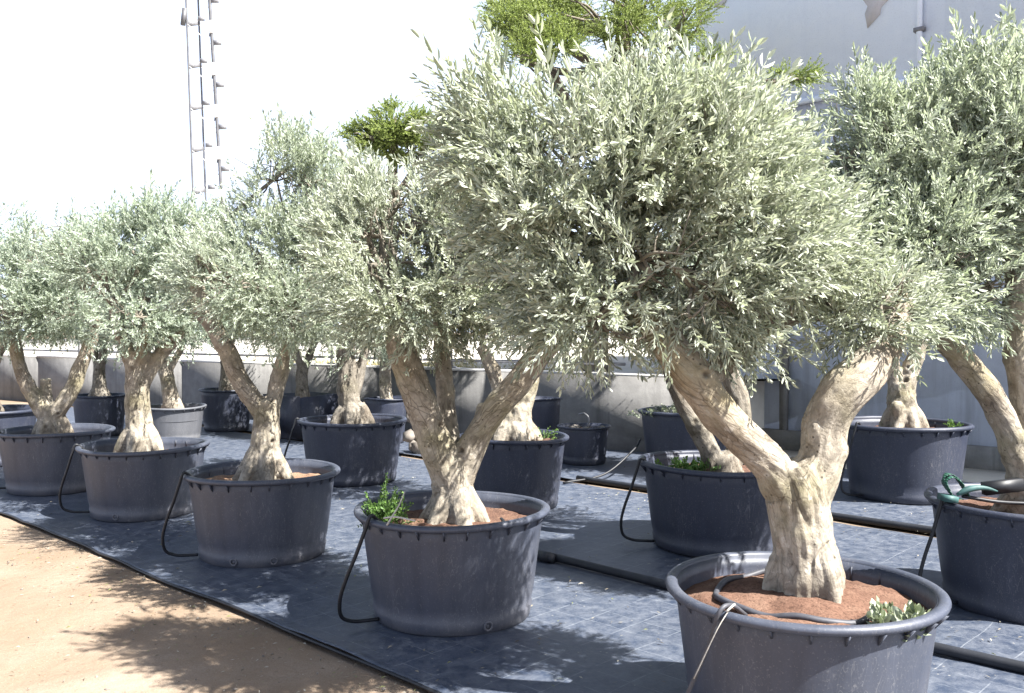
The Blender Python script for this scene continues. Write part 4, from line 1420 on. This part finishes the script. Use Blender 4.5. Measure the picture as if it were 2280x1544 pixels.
# ------------------------------------------------------------------ bright green trees beyond the wall
def green_tree(loc, label, pads, trunk, n, seed, leaf=(0.035, 0.016)):
    root = empty('green_tree', loc, label, 'tree', 'bright green trees beyond the low wall')
    m = MB()
    S = spline(trunk, 5)
    m.tube(S[:, :3], S[:, 3], 10)
    tr = m.mesh('trunk', True)
    tr.attributes.new('grain', 'FLOAT_VECTOR', 'POINT')
    obj('trunk', tr, M['mast_dark'] if False else M['bark_dark'], root)
    rn = np.random.default_rng(seed)
    bm_ = MB()
    for p in pads:
        st = S[rn.integers(len(S) // 2, len(S)), :3]
        c = np.array(p[:3])
        mid = (st + c) / 2 + np.array([0, 0, -.12]) + rn.normal(size=3) * .08
        s2 = spline(np.array([st, mid, c - np.array([0, 0, p[5] * .4])]), 5)
        bm_.tube(s2, np.linspace(.075, .03, len(s2)), 6)
        for k in range(6):
            a_ = rn.uniform(0, 6.28)
            tip = c + np.array([math.cos(a_) * p[3] * .85, math.sin(a_) * p[4] * .85, rn.uniform(-.3, .4) * p[5]])
            b0 = s2[rn.integers(6, len(s2))]
            bm_.tube(spline(np.array([b0, (b0 + tip) / 2 + rn.normal(size=3) * .04, tip]), 3), np.linspace(.026, .007, 7), 5)
    br = bm_.build('branches', M['bark_dark'], root, smooth=True)
    br.data.attributes.new('grain', 'FLOAT_VECTOR', 'POINT')
    br['kind'] = 'stuff'
    tem = sprigs(seed, 8, leaf[0], leaf[1], 9, 0.16, True)
    P, D, cen, rn = crown_points(pads, n, seed, 3.2, 0.45, 0.35, 0.02)
    D = D * np.array([1, 1, .55]) + np.array([0, 0, .15])
    S_ = rn.uniform(.7, 1.3, len(P))
    me = scatter('crown', tem, P, D, S_, 0.55 + .15 * rn.normal(size=len(P)), np.clip(rn.normal(.7, .5, len(P)), 0, 1.5), rn)
    obj('crown', me, M['leaf_bright'], root)


green_tree((1.15, 12.6, 0.94), "flat-topped bright green tree beyond the wall, behind the nearest olive crown", [(-0.055, -1.0, 4.788, 0.986, 0.623, 0.261), (-0.927, -1.4, 4.425, 0.504, 0.336, 0.168), (-0.767, -1.6, 4.114, 0.44, 0.297, 0.154), (0.549, -1.2, 4.436, 0.627, 0.427, 0.228), (0.908, -1.4, 4.536, 0.336, 0.336, 0.336), (-0.494, -0.6, 4.753, 0.6, 0.405, 0.21), (0.399, -0.6, 4.96, 0.9, 0.57, 0.24), (-1.036, -1.1, 4.724, 0.402, 0.259, 0.115), (2.026, -2.3, 3.553, 0.299, 0.173, 0.046), (1.169, -2.0, 3.868, 0.159, 0.119, 0.08), (-1.043, -1.8, 3.918, 0.27, 0.184, 0.097)], [(0,0,-.1,.2),(.05,-.1,1.5,.17),(.2,-.3,3,.14),(.25,-.6,4.2,.09),(.3,-.8,4.7,.05)], 5600, 31, (.028,.014))
green_tree((-2.3, 16.8, 0.94), "smaller bright green treetop showing above the middle olive crowns", [(0.309, -0.8, 4.254, 0.64, 0.464, 0.288), (-0.123, -1.1, 4.07, 0.471, 0.345, 0.22), (0.786, -0.8, 4.135, 0.56, 0.44, 0.32), (0.23, -0.8, 4.492, 0.32, 0.224, 0.128), (0.352, -0.5, 3.957, 0.734, 0.489, 0.245)], [(0,0,-.1,.16),(.05,-.1,1.5,.13),(.1,-.3,3,.1),(.2,-.5,4.2,.05)], 2600, 32, (.04,.02))


# ------------------------------------------------------------------ pipes, hoses
def pipe(label, u0, u1, v, r, seed, name='irrigation_pipe'):
    us = np.arange(u0, u1, 0.25)
    vs = v + 0.05 * fbm(np.stack([us * .5, us * 0, us * 0], -1), seed, 2)
    m = MB()
    m.tube([uv(a_, b_, 0.012 + r + 0.006) for a_, b_ in zip(us, vs)], r, 12)
    o = m.build(name, M['pipe'], smooth=True)
    return tag(o, label, 'pipe', 'black irrigation pipes on the ground')


pipe('thick black pipe on the ground between the front and second rows of pots', -4.1, 4.4, 4.63, 0.028, 3)
pipe('black pipe on the ground behind the second row of pots', -6.0, 4.0, 7.33, 0.028, 4)
pipe('black pipe in front of the pot half in sun by the building', -2.5, 4.0, 7.72, 0.026, 6)

# pipe coupling on the front pipe
m = MB()
c0 = Vector(uv(-4.12, 4.63, 0.05))
m.tube([c0 - U * .02, c0 + U * .14], 0.033, 12)
m.tube([c0 + U * .03, c0 + U * .10], 0.037, 12)
tag(m.build('pipe_coupling', M['pipe'], smooth=True), 'black coupling at the end of the thick black pipe', 'pipe fitting')


def hose(pts, r, label, mat='rubber', name='irrigation_hose', grp='drip hoses looped over pot rims'):
    m = MB()
    S = spline(pts, 7)
    m.tube(S, r, 9)
    o = m.build(name, M[mat], smooth=True)
    return tag(o, label, 'hose', grp)


def loop_hose(key, a_deg, drop, label, out=0.16, r=0.0105, sweep=0.35, ring=True):
    """from the soil over the rim at azimuth a (degrees from +X), bulging out, then back in at the pot foot"""
    x, y, R, h = POTS[key]
    pts = []
    a0 = math.radians(a_deg)
    z = h + 0.012 + 0.012
    if ring:
        for k in range(8):
            t = a0 + math.radians(150 - k * 18)
            rr = R * (.52 + .02 * k)
            pts.append((x + rr * math.cos(t), y + rr * math.sin(t), h - 0.075))
    pts.append((x + R * .86 * math.cos(a0), y + R * .86 * math.sin(a0), h - 0.02))
    pts.append((x + R * 1.0 * math.cos(a0), y + R * 1.0 * math.sin(a0), z + 0.008))
    for f, zf in ((1.045, .90), (1.10, .70), (1.17, .48), (1.20, .30), (1.16, .15), (1.04, .09), (.90, .075), (.76, .07)):
        t = a0 + sweep * (1 - zf)
        pts.append((x + (R * f + out * 0.2 * (1 - zf)) * math.cos(t), y + (R * f + out * .2 * (1 - zf)) * math.sin(t), max(z * zf, 0.03)))
    return hose(pts, r, label)


loop_hose('B', 222, 0, 'black hose looping from the rim of the weedy pot to its foot', sweep=-0.25)
loop_hose('C', 212, 0, 'black hose hanging off the left rim of the pot with two drain eyes', sweep=-0.2)
loop_hose('D', 205, 0, 'black hose hanging off the left rim of the pot of the thick straight trunk', sweep=-0.15)
loop_hose('E', 205, 0, 'black hose on the left side of the leftmost whole pot', sweep=-0.15)
loop_hose('F', 200, 0, 'black hose on the left side of the pot with a sunlit right side', sweep=-0.1)
loop_hose('H', 190, 0, 'black hose hanging off the dark shaded pot behind the nearest tree', sweep=-0.1)
loop_hose('I', 190, 0, 'black hose hanging off the pot with green plastic on its rim', sweep=-0.05)
loop_hose('J', 205, 0, 'black hose beside the pot half in sun', sweep=-0.1)
x, y, R, h = POTS['K']
hose([(x - R, y - .1, h * .55), (x - R - .1, y - .3, .3), (x - R - .45, y - .6, .08), (x - R - .9, y - .85, .03)], .012, 'black hose trailing from the weedy pot at the wall')

# grey hose lying in the nearest pot and its tie
x, y, R, h = POTS['A']
pts = []
for k in range(13):
    t = math.radians(75 + k * 19.5)
    rr = .315 + .015 * math.sin(k * 1.3)
    pts.append((x + rr * math.cos(t) - 0.02, y + rr * math.sin(t) - 0.02, h - 0.028 + 0.010 * math.sin(k * 2.2)))
hose(pts, 0.0125, 'grey hose curled on the red soil around the nearest trunk', 'hose_grey')
a0 = math.radians(222)
px, py = x + R * math.cos(a0), y + R * math.sin(a0)
hose([(px + .10, py + .09, h - .03), (px + .03, py + .02, h + .028), (px - .02, py - .015, h + .015), (px - .045, py + .02, h - .10), (px - .10, py + .05, .34), (px - .15, py + .12, .17), (px - .17, py + .2, .03)], .0085, 'dusty hose hanging down the left side of the nearest pot', 'hose_grey')
m = MB()
m.tube(spline([(px + .02, py - .012, h + .03), (px - .03, py - .03, h - .04), (px - .075, py + .00, h - .16), (px - .10, py + .03, .36)], 4), .0022, 5)
m.tube(spline([(px + .04, py + .03, h + .02), (px + .03, py - .02, h + .042), (px + .0, py - .03, h + .02)], 4), .0045, 5)
tag(m.build('twine_tie', M['string'], smooth=True), 'pale twine tying the dusty hose to the nearest pot rim', 'twine')
x, y, R, h = POTS['B']
a0 = math.radians(238)
px, py = x + R * .97 * math.cos(a0), y + R * .97 * math.sin(a0)
m = MB()
m.tube(spline([(px - .03, py, h + .0), (px, py - .01, h + .05), (px + .03, py + .01, h + .10), (px + .06, py + .02, h + .17)], 4), np.linspace(.006, .003, 13), 5)
m.tube(spline([(px - .05, py + .03, h + .03), (px + .02, py - .02, h + .046), (px + .12, py - .04, h + .03)], 4), .005, 5)
tag(m.build('twine_tie', M['string'], smooth=True), 'pale twine knotted on the rim of the weedy pot', 'twine')

# ------------------------------------------------------------------ weeds in the pots
def weed(loc, label, n, spread, height, mat='weed', leaf=(0.03, 0.014), seed=1, length=0.1):
    rn = np.random.default_rng(seed)
    tem = sprigs(seed, 5, leaf[0], leaf[1], 6, length, False)
    P = np.stack([rn.normal(0, spread, n), rn.normal(0, spread * .8, n), np.abs(rn.normal(0, height * .4, n))], -1)
    P[:, 2] *= np.exp(-(P[:, 0] ** 2 + P[:, 1] ** 2) / (2 * (spread * 1.1) ** 2))
    D = np.stack([P[:, 0] * 4, P[:, 1] * 4, np.full(n, .7)], -1) + .35 * rn.normal(size=(n, 3))
    me = scatter('weed', tem, P, D, rn.uniform(.6, 1.2, n), .5 + .2 * rn.normal(size=n), rn.random(n), rn)
    root = empty('weed', loc, label, 'weed', 'weeds growing in pots')
    obj('foliage', me, M[mat], root)
    return root


x, y, R, h = POTS['B']
weed((x - .36, y - .12, h - .06), 'bushy green weed at the left rim of the pot of the V-shaped tree', 130, .05, .22, 'weed', (.020, .011), 5, .08)
x, y, R, h = POTS['A']
weed((x + .21, y - .36, h - .07), 'small pale green weed on the red soil of the nearest pot', 22, .045, .07, 'pale_weed', (.05, .024), 6, .07)
x, y, R, h = POTS['H']
weed((x - .22, y - .16, h - .06), 'green weed in the dark shaded pot behind the nearest tree', 40, .10, .07, 'weed', (.035, .02), 7, .08)
x, y, R, h = POTS['K']
weed((x - .22, y - .1, h - .05), 'low grey-green weeds in the pot at the wall', 70, .16, .08, 'pale_weed', (.03, .016), 8, .09)
x, y, R, h = POTS['G']
weed((x + .30, y + .05, h - .05), 'small weed at the right rim of the dapple-lit pot', 14, .03, .1, 'weed', (.02, .012), 9, .09)
x, y, R, h = POTS['J']
weed((x + .42, y - .08, h - .05), 'little green tuft at the right rim of the pot half in sun', 10, .03, .04, 'weed', (.03, .012), 10, .07)

# dry grass on the verge behind the wall
rn = np.random.default_rng(77)
n = 1500
tem = sprigs(5, 5, .07, .008, 5, .12, True)
s_ = rn.uniform(-1.0, 9, n)
o_ = np.abs(rn.normal(0.45, .35, n)) + 0.28
P = np.array(WALL_P)[None] + s_[:, None] * np.array(WALL_DIR)[None] - o_[:, None] * np.array(WALL_N)[None]
P[:, 2] = .935
keep = fbm(P * 1.3, 5, 2) > -0.1
P = P[keep]
me = scatter('verge_grass', tem, P, np.array([0, 0, 1.0]) + .4 * rn.normal(size=P.shape), rn.uniform(.6, 1.4, len(P)), .5 + .25 * rn.normal(size=len(P)), rn.random(len(P)), rn)
tag(obj('verge_grass', me, M['dry_grass']), 'dry yellow-green grass on the verge behind the low wall', 'grass', kind='stuff')

# ------------------------------------------------------------------ small things
def rock_mesh(seed, s):
    rn = np.random.default_rng(seed)
    bm_ = MB()
    t = (1 + 5 ** .5) / 2
    v = np.array([(-1, t, 0), (1, t, 0), (-1, -t, 0), (1, -t, 0), (0, -1, t), (0, 1, t), (0, -1, -t), (0, 1, -t), (t, 0, -1), (t, 0, 1), (-t, 0, -1), (-t, 0, 1)], float) / 1.9
    f = [(0, 11, 5), (0, 5, 1), (0, 1, 7), (0, 7, 10), (0, 10, 11), (1, 5, 9), (5, 11, 4), (11, 10, 2), (10, 7, 6), (7, 1, 8), (3, 9, 4), (3, 4, 2), (3, 2, 6), (3, 6, 8), (3, 8, 9), (4, 9, 5), (2, 4, 11), (6, 2, 10), (8, 6, 7), (9, 8, 1)]
    v = v * (1 + .25 * rn.normal(size=(12, 1))) * np.array(s)
    return mesh_np('stone', v, None, f, smooth=False)


x, y, R, h = POTS['L']
for i, (dx, dy, s, lab) in enumerate(((-.12, -.2, .055, 'pale stone on the left of the small low tub'), (.0, -.24, .04, 'small round stone in the middle of the small low tub'), (.2, -.18, .05, 'flat stone on the right edge of the small low tub'))):
    o = obj('stone', rock_mesh(60 + i, (s * 1.3, s, s * .7)), M['pebble'], None, (x + dx, y + dy, h + .0))
    tag(o, lab, 'stone', 'stones on the small tub')
m = MB()
m.tube(spline([(x + .04, y - .1, h - .05), (x + .05, y - .1, h + .1), (x + .0, y - .1, h + .16), (x - .07, y - .1, h + .15)], 5), .012, 7)
tag(m.build('bent_pipe', M['steel'], smooth=True), 'short bent pipe sticking out of the small low tub', 'pipe')

# stacked stones beside the small pot at the wall
rn = np.random.default_rng(5)
for i in range(7):
    c = (-1.30 + .11 * (i % 3) + rn.uniform(-.03, .03), 11.6 + rn.uniform(-.1, .1), .09 + .15 * (i // 3) + .08 * (i > 5))
    o = obj('stone', rock_mesh(80 + i, (.10, .09, .085)), M['pebble'], None, c)
    tag(o, 'grey stone in the small heap left of the V-shaped trunk', 'stone', 'heap of stones by the wall')

# green plastic strap and teal bottle-like handle on the right pot
x, y, R, h = POTS['I']
gx, gy = x - R * .93, y - .12
root = empty('plastic_clamp', (gx, gy, h + .03), 'crumpled green plastic clamp with dark straps on the rim of the right pot', 'clamp')
m = MB()
for k, (dz, w) in enumerate(((0, .06), (.012, .045))):
    pts = spline([(.06, 0, 0), (.0, -.01, .02 + dz), (-.035, 0, .09 + dz), (.0, .01, .13 + dz), (.05, 0, .10 + dz), (.10, .0, .02)], 4)
    for i in range(len(pts) - 1):
        p, q = pts[i], pts[i + 1]
        s = .02 + .008 * math.sin(i * 1.3)
        m.add([(p[0], p[1] - s + k * .03, p[2]), (q[0], q[1] - s + k * .03, q[2]), (q[0], q[1] + s + k * .03, q[2]), (p[0], p[1] + s + k * .03, p[2])], [(0, 1, 2, 3)])
band = m.build('band', M['green_plastic'], root)
sm = band.modifiers.new('thickness', 'SOLIDIFY')
sm.thickness = .004
m = MB()
m.tube(spline([(.02, -.02, .03), (.09, -.03, .065), (.17, -.03, .07), (.25, -.02, .05)], 5), 0.65 * np.array([.012, .018, .024, .027, .028, .028, .027, .026, .024, .022, .02, .018, .016, .013, .01, .006]), 10)
m.build('handle', M['teal_plastic'], root, smooth=True)
m = MB()
m.box((.30, .02, .07), (.22, .05, .07), Matrix.Rotation(-.12, 3, 'Y'))
m.build('strap', M['rubber'], root)
m = MB()
m.tube(spline([(.06, 0, .02), (.25, -.02, -.01), (.5, .02, -.03), (.75, .0, -.05)], 4), .011, 7)
m.build('strap', M['rubber'], root, smooth=True)
m = MB()
m.box((-.03, -.02, .012), (.08, .09, .035), Matrix.Rotation(.15, 3, 'Y'))
m.build('jaw', M['teal_plastic'], root)

# fallen leaves, twigs and pebbles
def litter(name, n, region, mat, seed, size, z0, label, cat):
    rn = np.random.default_rng(seed)
    P = region(rn, n)
    a_ = rn.uniform(0, 6.28, len(P))
    L = size * rn.uniform(.6, 1.4, len(P))
    w = L * rn.uniform(.16, .3, len(P))
    d = np.stack([np.cos(a_), np.sin(a_), 0 * a_], -1)
    s = np.stack([-np.sin(a_), np.cos(a_), 0 * a_], -1)
    up = np.array([0, 0, 1.0])
    lift = (L * rn.uniform(.05, .35, len(P)))[:, None] * up
    v = np.stack([P - d * L[:, None] / 2 + up * .002, P + s * w[:, None] / 2 + lift, P + d * L[:, None] / 2 + up * .004, P - s * w[:, None] / 2 + lift * .3 + up * .002], 1).reshape(-1, 3)
    q = np.arange(len(P) * 4).reshape(-1, 4)
    tone = np.repeat(np.clip(rn.normal(.5, .28, len(P)), 0, 1), 4)
    me = mesh_np(name, v, q, attrs={'tone': tone, 'fresh': np.repeat((rn.random(len(P)) < .12) * 1.0, 4)})
    return tag(obj(name, me, M[mat]), label, cat, kind='stuff')


def reg_tarp(rn, n):
    u_ = rn.uniform(-9, 4, n)
    v_ = rn.uniform(FRONT_EDGE + .05, 8.5, n)
    p = np.stack([.727 * u_ + .687 * v_, -.687 * u_ + .727 * v_, np.full(n, .024)], -1)
    k = fbm(p * 1.1, 3, 2) + .3 * rn.random(n) > 0.0
    return p[k]


def reg_dirt(rn, n):
    u_ = rn.uniform(-8, 1.5, n)
    v_ = FRONT_EDGE - .04 - np.abs(rn.normal(0, .5, n)) ** 1.3
    p = np.stack([.727 * u_ + .687 * v_, -.687 * u_ + .727 * v_, np.full(n, .006)], -1)
    return p


def reg_pots(rn, n):
    out = []
    for key in 'ABCDEFGHIJ':
        x, y, R, h = POTS[key]
        m_ = n // 10
        a_ = rn.uniform(0, 6.28, m_)
        r_ = R * .86 * np.sqrt(rn.random(m_))
        out.append(np.stack([x + r_ * np.cos(a_), y + r_ * np.sin(a_), np.full(m_, h - .055)], -1))
    return np.vstack(out)


litter('fallen_leaves', 2200, reg_tarp, 'dry_leaf', 3, .030, .02, 'dry olive leaves scattered on the black fabric', 'fallen leaves')
litter('fallen_leaves', 1600, reg_dirt, 'dry_leaf', 4, .024, .01, 'dry olive leaves scattered on the sandy ground', 'fallen leaves')
rn = np.random.default_rng(9)
n = 300
u_ = rn.uniform(-9, 1.5, n)
v_ = FRONT_EDGE - .05 - np.abs(rn.normal(0, 1.0, n))
P = np.stack([.727 * u_ + .687 * v_, -.687 * u_ + .727 * v_, np.full(n, .002)], -1)
base = np.array([(1, 0, 0), (0, 1, 0), (-1, 0, 0), (0, -1, 0), (0, 0, .8), (0, 0, -.5)], float)
tri = np.array([(0, 1, 4), (1, 2, 4), (2, 3, 4), (3, 0, 4), (1, 0, 5), (2, 1, 5), (3, 2, 5), (0, 3, 5)])
S_ = rn.gamma(2.0, .0022, n) + .002
vv = P[:, None, :] + (base[None] * (1 + .3 * rn.normal(size=(n, 6, 1)))) * S_[:, None, None]
tt = (tri[None] + (np.arange(n) * 6)[:, None, None]).reshape(-1, 3)
tag(obj('pebbles', mesh_np('pebbles', vv.reshape(-1, 3), None, tt, smooth=True), M['pebble']), 'small pebbles scattered on the sandy ground', 'pebbles', kind='stuff')
